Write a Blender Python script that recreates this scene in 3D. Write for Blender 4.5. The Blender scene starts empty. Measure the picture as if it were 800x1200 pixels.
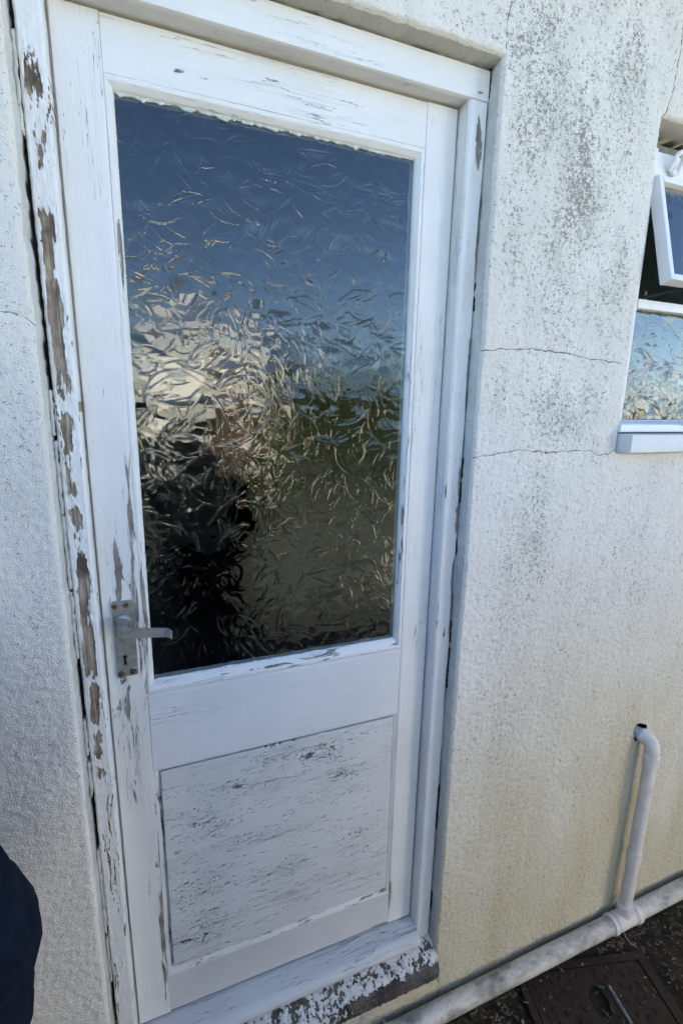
import bpy, bmesh, math, random
import numpy as np
from mathutils import Vector, Matrix, geometry
R = math.radians
S = bpy.context.scene
COL = S.collection
rng = random.Random(7)

# ------------------------------------------------------------------ camera
CAM = Vector((0.08413, -0.95147, 1.39231))
def cam_axes(yaw, pitch, roll):
    f = Vector((math.sin(yaw)*math.cos(pitch), math.cos(yaw)*math.cos(pitch), -math.sin(pitch)))
    r = Vector((math.cos(yaw), -math.sin(yaw), 0)); d = f.cross(r)
    c, s = math.cos(roll), math.sin(roll)
    return c*r+s*d, -s*r+c*d, f
_r, _d, _f = cam_axes(R(22.0599), R(12.4503), R(-1.1267))
cd = bpy.data.cameras.new('camera'); co = bpy.data.objects.new('camera', cd); COL.objects.link(co)
co.matrix_world = Matrix(((_r.x, -_d.x, -_f.x, CAM.x), (_r.y, -_d.y, -_f.y, CAM.y), (_r.z, -_d.z, -_f.z, CAM.z), (0, 0, 0, 1)))
cd.sensor_fit = 'HORIZONTAL'; cd.sensor_width = 36; cd.lens = 582.51/800*36
cd.clip_start = 0.02; cd.clip_end = 400
S.camera = co

# ------------------------------------------------------------------ sky, sun, exposure
SUN_DIR = Vector((-0.74, 0.40, 0.54)).normalized()
SUN_EL = math.asin(SUN_DIR.z); SUN_AZ = math.atan2(SUN_DIR.x, SUN_DIR.y)
w = bpy.data.worlds.new('World'); S.world = w; w.use_nodes = True
wn = w.node_tree.nodes; wl = w.node_tree.links
sky = wn.new('ShaderNodeTexSky'); sky.sky_type = 'NISHITA'; sky.sun_disc = False
sky.sun_elevation = SUN_EL; sky.sun_rotation = SUN_AZ
sky.altitude = 800; sky.air_density = 0.8; sky.dust_density = 0.05; sky.ozone_density = 2.5
wl.new(sky.outputs[0], wn['Background'].inputs[0]); wn['Background'].inputs[1].default_value = 0.072
sd = bpy.data.lights.new('sun', 'SUN'); sd.energy = 5.0; sd.angle = R(0.5); sd.color = (1, .91, .77)
so = bpy.data.objects.new('sun', sd); COL.objects.link(so)
so.rotation_euler = SUN_DIR.to_track_quat('Z', 'Y').to_euler()
S.view_settings.view_transform = 'Standard'; S.view_settings.look = 'None'
S.view_settings.gamma = 1; S.view_settings.exposure = 2.95

# ------------------------------------------------------------------ noise in numpy
def gnoise(x, y, seed=0):
    xi = np.floor(x).astype(np.int64); yi = np.floor(y).astype(np.int64)
    xf = x-xi; yf = y-yi
    def g(ix, iy, fx, fy):
        h = (ix*374761393+iy*668265263+seed*974634777) & 0xffffffff
        h = ((h ^ (h >> 13))*1274126177) & 0xffffffff
        h = (h ^ (h >> 16)) & 0xffff
        a = h*(2*np.pi/65536.)
        return np.cos(a)*fx+np.sin(a)*fy
    u = xf*xf*xf*(xf*(xf*6-15)+10); v = yf*yf*yf*(yf*(yf*6-15)+10)
    a = g(xi, yi, xf, yf); b = g(xi+1, yi, xf-1, yf); c = g(xi, yi+1, xf, yf-1); d = g(xi+1, yi+1, xf-1, yf-1)
    return (a+u*(b-a)+v*((c+u*(d-c))-(a+u*(b-a))))*1.5
def fbm(x, y, o=4, seed=0, rough=.5):
    s = 0; a = 1; t = 0
    for i in range(o):
        s = s+a*gnoise(x*2**i, y*2**i, seed+i*17); t += a; a *= rough
    return s/t
def sstep(a, b, x):
    t = np.clip((x-a)/(b-a), 0, 1); return t*t*(3-2*t)

# ------------------------------------------------------------------ materials
class Mat:
    def __init__(s, name):
        s.m = bpy.data.materials.new(name); s.m.use_nodes = True
        s.t = s.m.node_tree; s.b = s.t.nodes['Principled BSDF']; s._co = None
    def n(s, typ, ins=None, out=0, **props):
        nd = s.t.nodes.new(typ)
        for k, v in props.items(): setattr(nd, k, v)
        for k, v in (ins or {}).items(): s.set(nd.inputs[k], v)
        return nd.outputs[out]
    def set(s, sock, v):
        if isinstance(v, bpy.types.NodeSocket): s.t.links.new(v, sock)
        else:
            if isinstance(v, tuple) and len(v) == 3 and sock.type == 'RGBA': v = v+(1,)
            sock.default_value = v
    def co(s, scale=(1, 1, 1), loc=(0, 0, 0)):
        if s._co is None: s._co = s.n('ShaderNodeTexCoord', out=3)
        return s.n('ShaderNodeMapping', {0: s._co, 1: loc, 3: scale})
    def noise(s, scale, vec=None, detail=4, rough=.5, dist=0):
        return s.n('ShaderNodeTexNoise', {'Vector': vec if vec is not None else s.co(), 'Scale': scale, 'Detail': detail, 'Roughness': rough, 'Distortion': dist})
    def math(s, op, a, b=0., c=0., clamp=False):
        return s.n('ShaderNodeMath', {0: a, 1: b, 2: c}, operation=op, use_clamp=clamp)
    def mr(s, v, a, b, c=0., d=1., smooth=False):
        return s.n('ShaderNodeMapRange', {0: v, 1: a, 2: b, 3: c, 4: d}, interpolation_type='SMOOTHSTEP' if smooth else 'LINEAR')
    def mix(s, f, a, b, blend='MIX'):
        nd = s.t.nodes.new('ShaderNodeMix'); nd.data_type = 'RGBA'; nd.blend_type = blend
        s.set(nd.inputs[0], f); s.set(nd.inputs[6], a); s.set(nd.inputs[7], b)
        return nd.outputs[2]
    def attr(s, name): return s.n('ShaderNodeAttribute', out=2, attribute_name=name)
    def bump(s, h, dist, strength=1., normal=None):
        i = {'Height': h, 'Distance': dist, 'Strength': strength}
        if normal is not None: i['Normal'] = normal
        return s.n('ShaderNodeBump', i)
    def out(s, col=None, rough=None, normal=None, **kw):
        if col is not None: s.set(s.b.inputs['Base Color'], col)
        if rough is not None: s.set(s.b.inputs['Roughness'], rough)
        if normal is not None: s.set(s.b.inputs['Normal'], normal)
        for k, v in kw.items(): s.set(s.b.inputs[k.replace('_', ' ')], v)
        return s.m

def paint_mat(name, axis, field=False, **kw): return _paint(name, axis, field, **kw)
def _paint(name, axis, field, base=(.77, .745, .70), bare=((.20, .175, .15), (.36, .32, .28)), thr=.72, seed=0., crack=.5, grime=.25, coarse=26., wearamt=.5, rough=.5, tint=(.55, .53, .46), along=.16):
    """old white gloss paint on timber; axis = grain direction; attribute 'wear' 0..1 = how far it has peeled"""
    M = Mat(name)
    al = {'x': (along, 1, 1), 'z': (1, 1, along)}[axis]; al2 = {'x': (.035, 1, 1), 'z': (1, 1, .035)}[axis]
    L = (seed, seed*1.7, seed*.6)
    wear = M.attr('wear')
    pn = M.noise(coarse*2.2, M.co(al, L), 10, .68, .8)
    v = M.math('MULTIPLY_ADD', M.attr('field'), 1., M.math('MULTIPLY_ADD', pn, .5, thr-.25)) if field else M.math('MULTIPLY_ADD', wear, wearamt, pn)
    peel = M.mr(v, thr, thr+.012)
    rim = M.mr(v, thr-.03, thr)
    # hairline splits along the grain
    cn = M.noise(120, M.co(al2, L), 3, .55, .15)
    line = M.math('ABSOLUTE', M.math('SUBTRACT', cn, .5))
    gate = M.math('MULTIPLY_ADD', wear, .22, M.noise(16, M.co(al, (seed+3, seed, 1)), 3))
    lw = M.mr(gate, .62-.12*crack, .86-.1*crack, 0., .011)
    split = M.math('LESS_THAN', line, lw)
    # colours
    var = M.noise(7, M.co((1, 1, 1), L), 5, .6)
    c = M.mix(M.mr(var, .35, .75), base, tuple(b*.9 for b in base))
    gr = M.mr(M.noise(34, M.co(al, (seed+9, 2, seed)), 6, .7), .52, .78)
    c = M.mix(M.math('MULTIPLY', gr, grime), c, tint)
    specks = M.mr(M.noise(420, M.co((1, 1, 1), L), 2), .70, .76)
    c = M.mix(M.math('MULTIPLY', specks, .45), c, (.25, .22, .18))
    c = M.mix(M.math('MULTIPLY', split, .8), c, (.16, .145, .13))
    wood = M.mix(M.mr(M.noise(300, M.co(al2, L), 4, .6), .35, .65), bare[0], bare[1])
    wood = M.mix(M.mr(M.noise(18, M.co(), 4), .45, .7), wood, tuple(b*.6 for b in bare[0]))
    under = M.mr(v, thr-.028, thr-.020)
    c = M.mix(M.math('MULTIPLY', under, .75), c, tuple(b*.62 for b in base))
    c = M.mix(peel, c, wood)
    h = M.math('SUBTRACT', M.math('MULTIPLY', rim, .35), M.math('MULTIPLY', peel, 1.25))
    h = M.math('SUBTRACT', h, M.math('MULTIPLY', split, .7))
    h = M.math('MULTIPLY_ADD', M.noise(260, M.co(al2, L), 3), .42, h)
    h = M.math('MULTIPLY_ADD', M.noise(60, M.co(al, L), 4), .45, h)
    return M.out(c, M.mr(peel, 0, 1, rough, .9), M.bump(h, .0011, 1.))

PZ = paint_mat('white paint upright', 'z', thr=.74, seed=1.3, crack=.7, grime=.35)
PX = paint_mat('white paint level', 'x', thr=.75, seed=4.1, crack=.6, grime=.4)
PJL = paint_mat('peeling paint upright', 'z', True, bare=((.15, .110, .075), (.48, .39, .295)), thr=.70, seed=8.2, crack=.9, coarse=20, wearamt=.52)
PPAN = paint_mat('flaking panel paint', 'x', base=(.63, .615, .585), bare=((.13, .12, .105), (.28, .26, .235)), thr=.775, seed=2.9, crack=.95, coarse=125, wearamt=.27, grime=.45, along=.10)
PPANF = paint_mat('flaking panel face', 'x', True, base=(.65, .64, .615), bare=((.055, .05, .044), (.24, .22, .195)), thr=.775, seed=2.2, crack=.8, coarse=125, grime=.45, along=.10)
PSILL = paint_mat('rotten sill paint', 'x', True, base=(.62, .60, .565), bare=((.035, .031, .027), (.17, .15, .125)), thr=.66, seed=6.4, crack=.8, coarse=40, wearamt=.42, grime=.6, along=.4)
PBEAD = paint_mat('chalky bead paint', 'x', base=(.79, .77, .73), bare=((.16, .15, .14), (.34, .32, .30)), thr=.74, seed=3.3, crack=.7, coarse=40, wearamt=.4)

def render_mat():
    M = Mat('roughcast render')
    dirt = M.attr('dirt'); stain = M.attr('stain'); gate = M.attr('crack'); sgn = M.math('ABSOLUTE', M.attr('crack_s'))
    v = M.co()
    wd_ = M.mr(M.noise(38, v, 5, .7), .3, .72, -.0003, .0021)
    crk = M.math('MULTIPLY', M.math('LESS_THAN', sgn, wd_), M.math('GREATER_THAN', gate, .25))
    fine = M.noise(330, v, 3, .6); mid = M.noise(120, v, 3, .55); big = M.noise(3.2, M.co((1, 1, .45)), 6, .62)
    streak = M.noise(9, M.co((1, 1, .12)), 6, .65)
    c = M.mix(M.mr(big, .35, .7), (.84, .785, .695), (.76, .71, .62))
    yel = M.math('MULTIPLY', stain, M.mr(streak, .25, .7, .55, 1.05), clamp=True)
    c = M.mix(yel, c, (.60, .51, .31))
    # black algae in the pits
    sp = M.math('ADD', M.math('MULTIPLY', fine, .55), M.math('MULTIPLY', mid, .45))
    patch = M.math('MULTIPLY_ADD', dirt, .145, M.math('MULTIPLY', M.mr(streak, .3, .75), .04))
    spot = M.mr(M.math('SUBTRACT', M.math('SUBTRACT', 1., sp), patch), .385, .31, 0, 1)
    c = M.mix(M.math('MULTIPLY', spot, .8), c, (.15, .14, .115))
    smear = M.mr(M.noise(26, M.co((1, 1, .5)), 7, .7), .40, .72)
    c = M.mix(M.math('MULTIPLY', M.math('MULTIPLY', dirt, smear), .62), c, (.33, .32, .25))
    c = M.mix(M.math('MULTIPLY', crk, .9), c, (.09, .08, .07))
    h = M.math('ADD', M.math('MULTIPLY', fine, .8), M.math('MULTIPLY', M.noise(420, v, 2), .25))
    return M.out(c, .92, M.bump(h, .0042, .95))
REND = render_mat()
def plaster_mat():
    M = Mat('smooth reveal plaster')
    n = M.noise(14, M.co((1, 1, .4)), 6, .65)
    c = M.mix(M.mr(n, .35, .75), (.66, .64, .59), (.45, .435, .385))
    c = M.mix(M.math('MULTIPLY', M.attr('stain'), .6), c, (.42, .39, .30))
    c = M.mix(M.mr(M.noise(160, M.co(), 3), .62, .72, 0, .5), c, (.22, .21, .18))
    return M.out(c, .9, M.bump(M.noise(120, M.co(), 5, .6), .002, .7))
PLAS = plaster_mat()

def plain(name, col, rough=.6, metal=0., var=.15, scale=40, bump=.0004, detail=5, **kw):
    M = Mat(name); n = M.noise(scale, M.co(), detail, .6)
    c = M.mix(M.mr(n, .3, .7), tuple(x*(1+var) for x in col), tuple(x*(1-var) for x in col))
    return M.out(c, rough, M.bump(n, bump, .6), Metallic=metal, **kw)
def glass_mat(name):
    M = Mat(name)
    return M.out((.90, .97, .95), .0, Transmission_Weight=1., IOR=1.52)
GLASS = glass_mat('obscure glass')
def alu_mat():
    M = Mat('dull aluminium')
    n = M.noise(60, M.co(), 6, .65); s = M.noise(300, M.co((.2, 1, 1)), 3)
    c = M.mix(M.mr(n, .45, .7), (.34, .335, .31), (.24, .215, .165))
    c = M.mix(M.mr(s, .66, .74), c, (.75, .76, .76))
    return M.out(c, M.mr(n, .3, .7, .28, .48), M.bump(n, .0003, .5), Metallic=.4)
ALU = alu_mat()
RUST = plain('rusty steel', (.085, .058, .042), .8, .3, .5, 300, .0005)
STAIN = plain('rust stain', (.26, .20, .12), .8, .1, .4, 250, .0003)
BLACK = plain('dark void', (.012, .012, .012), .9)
def pipe_mat(name, base, dirtamt):
    M = Mat(name); n = M.noise(22, M.co((.5, 1, 1)), 7, .68); f = M.noise(160, M.co(), 4, .6)
    c = M.mix(M.mr(n, .42, .66, 0, dirtamt), base, (.21, .195, .155))
    c = M.mix(M.mr(f, .60, .72, 0, dirtamt*.8), c, (.16, .15, .12))
    return M.out(c, M.mr(n, .3, .7, .36, .75), M.bump(f, .0004, .5))
PVC = pipe_mat('grey white pvc', (.74, .655, .57), .22)
PVCD = pipe_mat('grimy pvc', (.64, .575, .48), 1.)
def iron_mat():
    M = Mat('rusted cast iron'); n = M.noise(30, M.co(), 7, .7)
    c = M.mix(M.mr(n, .4, .65), (.056, .033, .020), (.030, .0190, .0125))
    c = M.mix(M.mr(M.noise(150, M.co(), 5, .7), .62, .75, 0, .7), c, (.13, .115, .09))
    return M.out(c, .9, M.bump(M.noise(200, M.co(), 5, .65), .0014, .9), Specular_IOR_Level=.25)
IRON = iron_mat()
def dirt_mat():
    M = Mat('dark wet dirt'); n = M.noise(26, M.co(), 8, .7); f = M.noise(240, M.co(), 5, .7)
    c = M.mix(M.mr(n, .35, .68), (.032, .021, .012), (.082, .058, .034))
    c = M.mix(M.mr(M.noise(11, M.co(), 5, .65), .52, .64), c, (.026, .028, .013))
    c = M.mix(M.mr(f, .66, .74, 0, .6), c, (.13, .115, .09))
    return M.out(c, .95, M.bump(M.math('ADD', n, f), .006, .9), Specular_IOR_Level=.15)
DIRT = dirt_mat()
CHIP = plain('paint and stone chips', (.26, .22, .165), .9, 0, .4, 90)
DEAD = plain('dead leaf litter', (.11, .078, .045), .85, 0, .5, 60)
MOSS = plain('green moss', (.030, .034, .014), .95, 0, .5, 200, .003)
WOODG = plain('grey weathered wood', (.20, .18, .15), .9, 0, .35, 120, .001)
PALEW = plain('pale worn metal edge', (.22, .20, .17), .8, .1, .8, 160, .0008)
LAWN = plain('lawn green', (.062, .074, .060), .95, 0, .35, 6, .01)
CONC = plain('pale concrete', (.36, .33, .27), .9, 0, .18, 12, .002)
FOL = plain('hedge leaves', (.055, .075, .026), .7, 0, .4, 9, .001)
CREAM = plain('cream masonry paint', (.78, .74, .64), .8, 0, .05, 8, .001)
ROOFM = plain('grey felt roof', (.12, .12, .12), .9, 0, .2, 30)
INNER = plain('dark interior wall', (.07, .085, .07), .9, 0, .2, 6)
INPALE = plain('pale interior tile', (.26, .31, .26), .6, 0, .1, 6)
NAVY = None
def cloth_mat(name, c1, c2):
    M = Mat(name); n = M.noise(55, M.co(), 5, .65); f = M.noise(900, M.co(), 2)
    c = M.mix(M.mr(n, .4, .65), c1, c2); c = M.mix(M.mr(f, .5, .75, 0, .5), c, tuple(x*1.7 for x in c2))
    return M.out(c, .95, M.bump(M.math('MULTIPLY_ADD', f, .3, n), .002, .8), Specular_IOR_Level=.12)
NAVY = cloth_mat('navy fleece', (.0022, .0048, .0115), (.006, .0115, .024))
BLKJ = cloth_mat('black jacket cloth', (.010, .010, .011), (.016, .016, .017))
JEAN = cloth_mat('dark denim', (.025, .035, .06), (.04, .055, .09))
SKIN = plain('skin', (.52, .33, .25), .55, 0, .06, 60)
HAIR = plain('brown hair', (.06, .04, .028), .7, 0, .4, 200, .002)
PHONEM = plain('black phone glass', (.01, .01, .012), .15, 0, .1)
STEELB = plain('black stay metal', (.02, .02, .02), .5, .3)

# ------------------------------------------------------------------ object helpers
def tag(o, label=None, cat=None, group=None, kind=None):
    for k, v in (('label', label), ('category', cat), ('group', group), ('kind', kind)):
        if v: o[k] = v
    return o
def thing(name, label, cat, loc=(0, 0, 0), rz=0, group=None):
    o = bpy.data.objects.new(name, None); COL.objects.link(o); o.location = loc; o.rotation_euler.z = rz
    o.empty_display_size = .05
    return tag(o, label, cat, group)
def link(name, me, parent=None, mats=()):
    o = bpy.data.objects.new(name, me); COL.objects.link(o)
    for m in mats:
        if m.name not in [x.name for x in me.materials if x]: me.materials.append(m)
    if parent is not None: o.parent = parent
    return o
def world_shift(parent):
    p = parent
    while p is not None and p.type != 'EMPTY': p = p.parent
    return Vector(p.location) if p is not None and p.rotation_euler.z == 0 else Vector((0, 0, 0))
def mesh_obj(name, verts, faces, mat, parent=None, smooth=False, attrs=None):
    sh = world_shift(parent)
    me = bpy.data.meshes.new(name)
    v = np.asarray(verts, float)-np.array(sh)
    me.from_pydata(v.tolist(), [], [tuple(f) for f in faces]); me.update()
    if smooth: me.polygons.foreach_set('use_smooth', [True]*len(me.polygons))
    for k, a in (attrs or {}).items():
        at = me.attributes.new(k, 'FLOAT', 'POINT'); at.data.foreach_set('value', np.asarray(a, np.float32))
    return link(name, me, parent, [mat])
def np_mesh(name, V, Q, mat, parent=None, smooth=True, attrs=None):
    """large quad mesh straight from numpy arrays"""
    sh = np.array(world_shift(parent)); V = np.asarray(V, np.float32)-sh.astype(np.float32); Q = np.asarray(Q, np.int32)
    me = bpy.data.meshes.new(name); k = Q.shape[1]
    me.vertices.add(len(V)); me.vertices.foreach_set('co', V.ravel())
    me.loops.add(Q.size); me.loops.foreach_set('vertex_index', Q.ravel())
    me.polygons.add(len(Q)); me.polygons.foreach_set('loop_start', np.arange(0, Q.size, k, dtype=np.int32))
    me.polygons.foreach_set('loop_total', np.full(len(Q), k, np.int32))
    me.polygons.foreach_set('use_smooth', np.full(len(Q), smooth, bool))
    me.update(calc_edges=True); me.validate()
    for kx, a in (attrs or {}).items():
        at = me.attributes.new(kx, 'FLOAT', 'POINT'); at.data.foreach_set('value', np.asarray(a, np.float32))
    return link(name, me, parent, [mat])

def round_profile(pts, r, n=3):
    """round the corners of an open or closed (last=first omitted) 2D polygon"""
    out = []; N = len(pts)
    for i in range(N):
        p = Vector(pts[i]); a = Vector(pts[i-1]); b = Vector(pts[(i+1) % N])
        da = (a-p); db = (b-p); rr = min(r, da.length*.45, db.length*.45)
        p0 = p+da.normalized()*rr; p1 = p+db.normalized()*rr
        for k in range(n+1):
            t = k/n; out.append(tuple((1-t)**2*p0+2*t*(1-t)*p+t*t*p1))
    return out
def sweep(name, prof, axis, s0, s1, mat, parent, step=.02, wear=None, wob=.0006, mit=(0, 0), seed=1, smooth=True, closed=True, rough_edge=0., field=None, sub=.0055, lift=.0009):
    """prof = closed list of (a, y): a is x for axis z and z for axis x. mit: end shift per unit of a (mitred ends)."""
    if wear is not None or field is not None:        # enough points round the section for the wear to vary across the face
        fine_ = []
        for i, p in enumerate(prof):
            q = prof[(i+1) % len(prof)]; L = math.hypot(q[0]-p[0], q[1]-p[1]); k = max(1, int(L/sub)) if min(p[1], q[1]) < .02 else 1
            fine_ += [(p[0]+(q[0]-p[0])*j/k, p[1]+(q[1]-p[1])*j/k) for j in range(k)]
        prof = fine_
    P = np.array(prof); n = len(P); m = max(2, int(abs(s1-s0)/step)+1)
    T = np.linspace(0, 1, m)
    a = P[:, 0][None, :].repeat(m, 0); y = P[:, 1][None, :].repeat(m, 0)
    a0 = P[:, 0]
    start = s0+mit[0]*(a0-a0[0]); end = s1+mit[1]*(a0-a0[0])
    s = start[None, :]*(1-T[:, None])+end[None, :]*T[:, None]
    wz = fbm(s*3+seed*5.1, a*0+seed, 3, seed)*wob
    a = a+wz
    if rough_edge:
        y = y+gnoise(s*90, a*90, seed)*rough_edge; a = a+gnoise(s*90+40, a*90, seed+3)*rough_edge
    V = np.zeros((m, n, 3)); V[..., 1] = y
    if axis == 'z': V[..., 0] = a; V[..., 2] = s
    else: V[..., 2] = a; V[..., 0] = s
    idx = np.arange(m*n).reshape(m, n)
    F = []
    for i in range(m-1):
        for j in range(n if closed else n-1):
            k = (j+1) % n
            F.append((idx[i, j], idx[i, k], idx[i+1, k], idx[i+1, j]))
    if closed: F.append(tuple(idx[0, ::-1])); F.append(tuple(idx[-1]))
    W = np.zeros(m*n)
    V = V.reshape(-1, 3)
    if wear is not None: W = np.clip(wear(V[:, 0], V[:, 2]), 0, 1)
    at_ = {'wear': W}
    if field is not None:
        fl = field(V[:, 0], V[:, 2]); at_['field'] = fl
        V[:, 1] += lift*sstep(-.03, .05, fl)-lift*.9*np.exp(-((fl+.09)/.06)**2)
    o = mesh_obj(name, V, F, mat, parent, smooth, at_)
    me = o.data
    bm = bmesh.new(); bm.from_mesh(me); bmesh.ops.recalc_face_normals(bm, faces=bm.faces[:]); 
    for f in bm.faces:
        if len(f.verts) > 4: f.smooth = False
    for e in bm.edges:
        if len(e.link_faces) == 2 and e.calc_face_angle() > .7: e.smooth = False
    bm.to_mesh(me); bm.free()
    return o
def rect(a0, a1, y0, y1, r=.002, n=2): return round_profile([(a0, y0), (a1, y0), (a1, y1), (a0, y1)], r, n)
def bump_at(pts):
    """wear function: sum of soft spots (x, z, rx, rz, amount) + base"""
    def f(x, z, pts=pts):
        s = np.zeros_like(x)
        for (cx, cz, rx, rz, am) in pts: s = np.maximum(s, am*np.exp(-((x-cx)/rx)**2-((z-cz)/rz)**2))
        return s
    return f
def box(name, x0, x1, y0, y1, z0, z1, mat, parent=None, bev=.002):
    bm = bmesh.new()
    vs = [bm.verts.new((x, y, z)) for x in (x0, x1) for y in (y0, y1) for z in (z0, z1)]
    for q in ((0, 1, 3, 2), (4, 6, 7, 5), (0, 4, 5, 1), (2, 3, 7, 6), (0, 2, 6, 4), (1, 5, 7, 3)): bm.faces.new([vs[i] for i in q])
    bmesh.ops.recalc_face_normals(bm, faces=bm.faces[:])
    if bev: bmesh.ops.bevel(bm, geom=bm.edges[:], offset=bev, segments=2, affect='EDGES', profile=.5)
    return bm_obj(name, bm, mat, parent)
def bm_obj(name, bm, mat, parent=None, smooth=False):
    sh = world_shift(parent); bmesh.ops.translate(bm, verts=bm.verts[:], vec=-sh)
    me = bpy.data.meshes.new(name); bm.to_mesh(me); bm.free()
    if smooth: me.polygons.foreach_set('use_smooth', [True]*len(me.polygons))
    return link(name, me, parent, [mat])
def tube(pts, rad, seg=20, cap=True):
    """verts, faces of a tube through pts (list of Vector), rad float or list"""
    pts = [Vector(p) for p in pts]; n = len(pts)
    rad = rad if isinstance(rad, (list, tuple)) else [rad]*n
    V = []; F = []; up = None
    for i, p in enumerate(pts):
        t = (pts[min(i+1, n-1)]-pts[max(i-1, 0)]).normalized()
        if up is None: up = t.orthogonal().normalized()
        up = (up-t*up.dot(t)).normalized(); sd_ = t.cross(up)
        for k in range(seg):
            a = 2*math.pi*k/seg; V.append(p+(up*math.cos(a)+sd_*math.sin(a))*rad[i])
    for i in range(n-1):
        for k in range(seg):
            k2 = (k+1) % seg; F.append((i*seg+k, i*seg+k2, (i+1)*seg+k2, (i+1)*seg+k))
    if cap: F.append(tuple(range(seg))[::-1]); F.append(tuple((n-1)*seg+k for k in range(seg)))
    return [tuple(v) for v in V], F
def tube_obj(name, pts, rad, mat, parent=None, seg=20):
    V, F = tube(pts, rad, seg); o = mesh_obj(name, V, F, mat, parent, True)
    bm = bmesh.new(); bm.from_mesh(o.data); bmesh.ops.recalc_face_normals(bm, faces=bm.faces[:])
    for e in bm.edges:
        if len(e.link_faces) == 2 and e.calc_face_angle() > .7: e.smooth = False
    bm.to_mesh(o.data); bm.free(); return o
def poly_plate(name, outer, holes, origin, ux, uy, thick, mat, parent=None):
    """flat plate with holes; outer/holes 2D loops; extruded by thick along -(ux x uy)"""
    vs = [Vector(p) for p in outer]; loops = [list(range(len(outer)))]
    for h in holes:
        b = len(vs); vs += [Vector(p) for p in h]; loops.append(list(range(b, b+len(h))))
    edges = [(l[i], l[(i+1) % len(l)]) for l in loops for i in range(len(l))]
    vo, eo, fo, ov, oe, of = geometry.delaunay_2d_cdt(vs, edges, [], 0, 1e-7)
    def inside(p, poly):
        c = False; j = len(poly)-1
        for i in range(len(poly)):
            a, b = poly[i], poly[j]
            if (a[1] > p[1]) != (b[1] > p[1]) and p[0] < (b[0]-a[0])*(p[1]-a[1])/(b[1]-a[1])+a[0]: c = not c
            j = i
        return c
    T = []
    for f in fo:
        c = sum((vo[i] for i in f), Vector((0, 0)))/len(f)
        if inside(c, outer) and not any(inside(c, h) for h in holes): T.append(f)
    O = Vector(origin); ux = Vector(ux); uy = Vector(uy); nn = ux.cross(uy).normalized()
    n = len(vo); V = [tuple(O+ux*v.x+uy*v.y) for v in vo]+[tuple(O+ux*v.x+uy*v.y-nn*thick) for v in vo]
    F = [tuple(f) for f in T]+[tuple(i+n for i in reversed(f)) for f in T]
    cnt = {}
    for f in T:
        for i in range(len(f)):
            a, b = f[i], f[(i+1) % len(f)]
            if (b, a) in cnt: cnt.pop((b, a))
            else: cnt[(a, b)] = 1
    for a, b in cnt: F.append((b, a, a+n, b+n))
    return mesh_obj(name, V, F, mat, parent)
def ellipse(cx, cy, rx, ry, n=20, rot=0):
    c, s = math.cos(rot), math.sin(rot)
    return [(cx+rx*math.cos(t)*c-ry*math.sin(t)*s, cy+rx*math.cos(t)*s+ry*math.sin(t)*c) for t in [2*math.pi*k/n for k in range(n)]]

# ------------------------------------------------------------------ the setting: ground
YW = -.072          # outer face of the wall
YF = -.034          # face of the door frame; the door face is y = 0
GZ = -.275          # ground level
def ground():
    xs = np.concatenate([[-60, -20, -6, -2, -.6, 0], np.arange(.30, 2.3, .008), [2.4, 3, 4, 8, 20, 60]])
    ys = np.concatenate([[-90, -40, -15, -6, -3, -2, -1.3], np.arange(-.7, -.03, .008), [0, 2, 8, 60]])
    X, Y = np.meshgrid(xs, ys, indexing='ij')
    near = sstep(.25, .4, X)*sstep(2.35, 2.2, X)*sstep(-.75, -.6, Y)
    Z = GZ+near*(.010*fbm(X*9, Y*9, 4, 3)+.006*fbm(X*50, Y*50, 3, 8)-.004)
    Z = Z+near*.022*sstep(-.16, -.09, Y)*(.6+.5*fbm(X*22, Y*5, 2, 5))
    # flat bed under the drain cover
    u = (X-1.03)*.966-(Y+.065)*.259; v = -(X-1.03)*.259-(Y+.065)*.966
    bed = sstep(-.03, .0, u)*sstep(.475, .445, u)*sstep(-.03, .0, v)
    Z = Z*(1-bed)+(GZ-.012)*bed
    idx = np.arange(X.size).reshape(X.shape)
    Q = np.stack([idx[:-1, :-1], idx[1:, :-1], idx[1:, 1:], idx[:-1, 1:]], -1).reshape(-1, 4)
    o = np_mesh('ground', np.stack([X, Y, Z], -1).reshape(-1, 3), Q, DIRT, None, True)
    tag(o, kind='structure')
ground()
def slab(name, x0, x1, y0, y1, z, mat):
    o = mesh_obj(name, [(x0, y0, z), (x1, y0, z), (x1, y1, z), (x0, y1, z)], [(0, 1, 2, 3)], mat); return tag(o, kind='structure')
slab('lawn', -40, 60, -80, -2.6, GZ+.012, LAWN)
slab('path', -8, 2.3, -2.6, -.75, GZ+.016, plain('damp path concrete', (.075, .068, .055), .9, 0, .3, 9, .003))
slab('yard', 2.3, 14, -3.2, -.75, GZ+.018, CONC)

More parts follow.
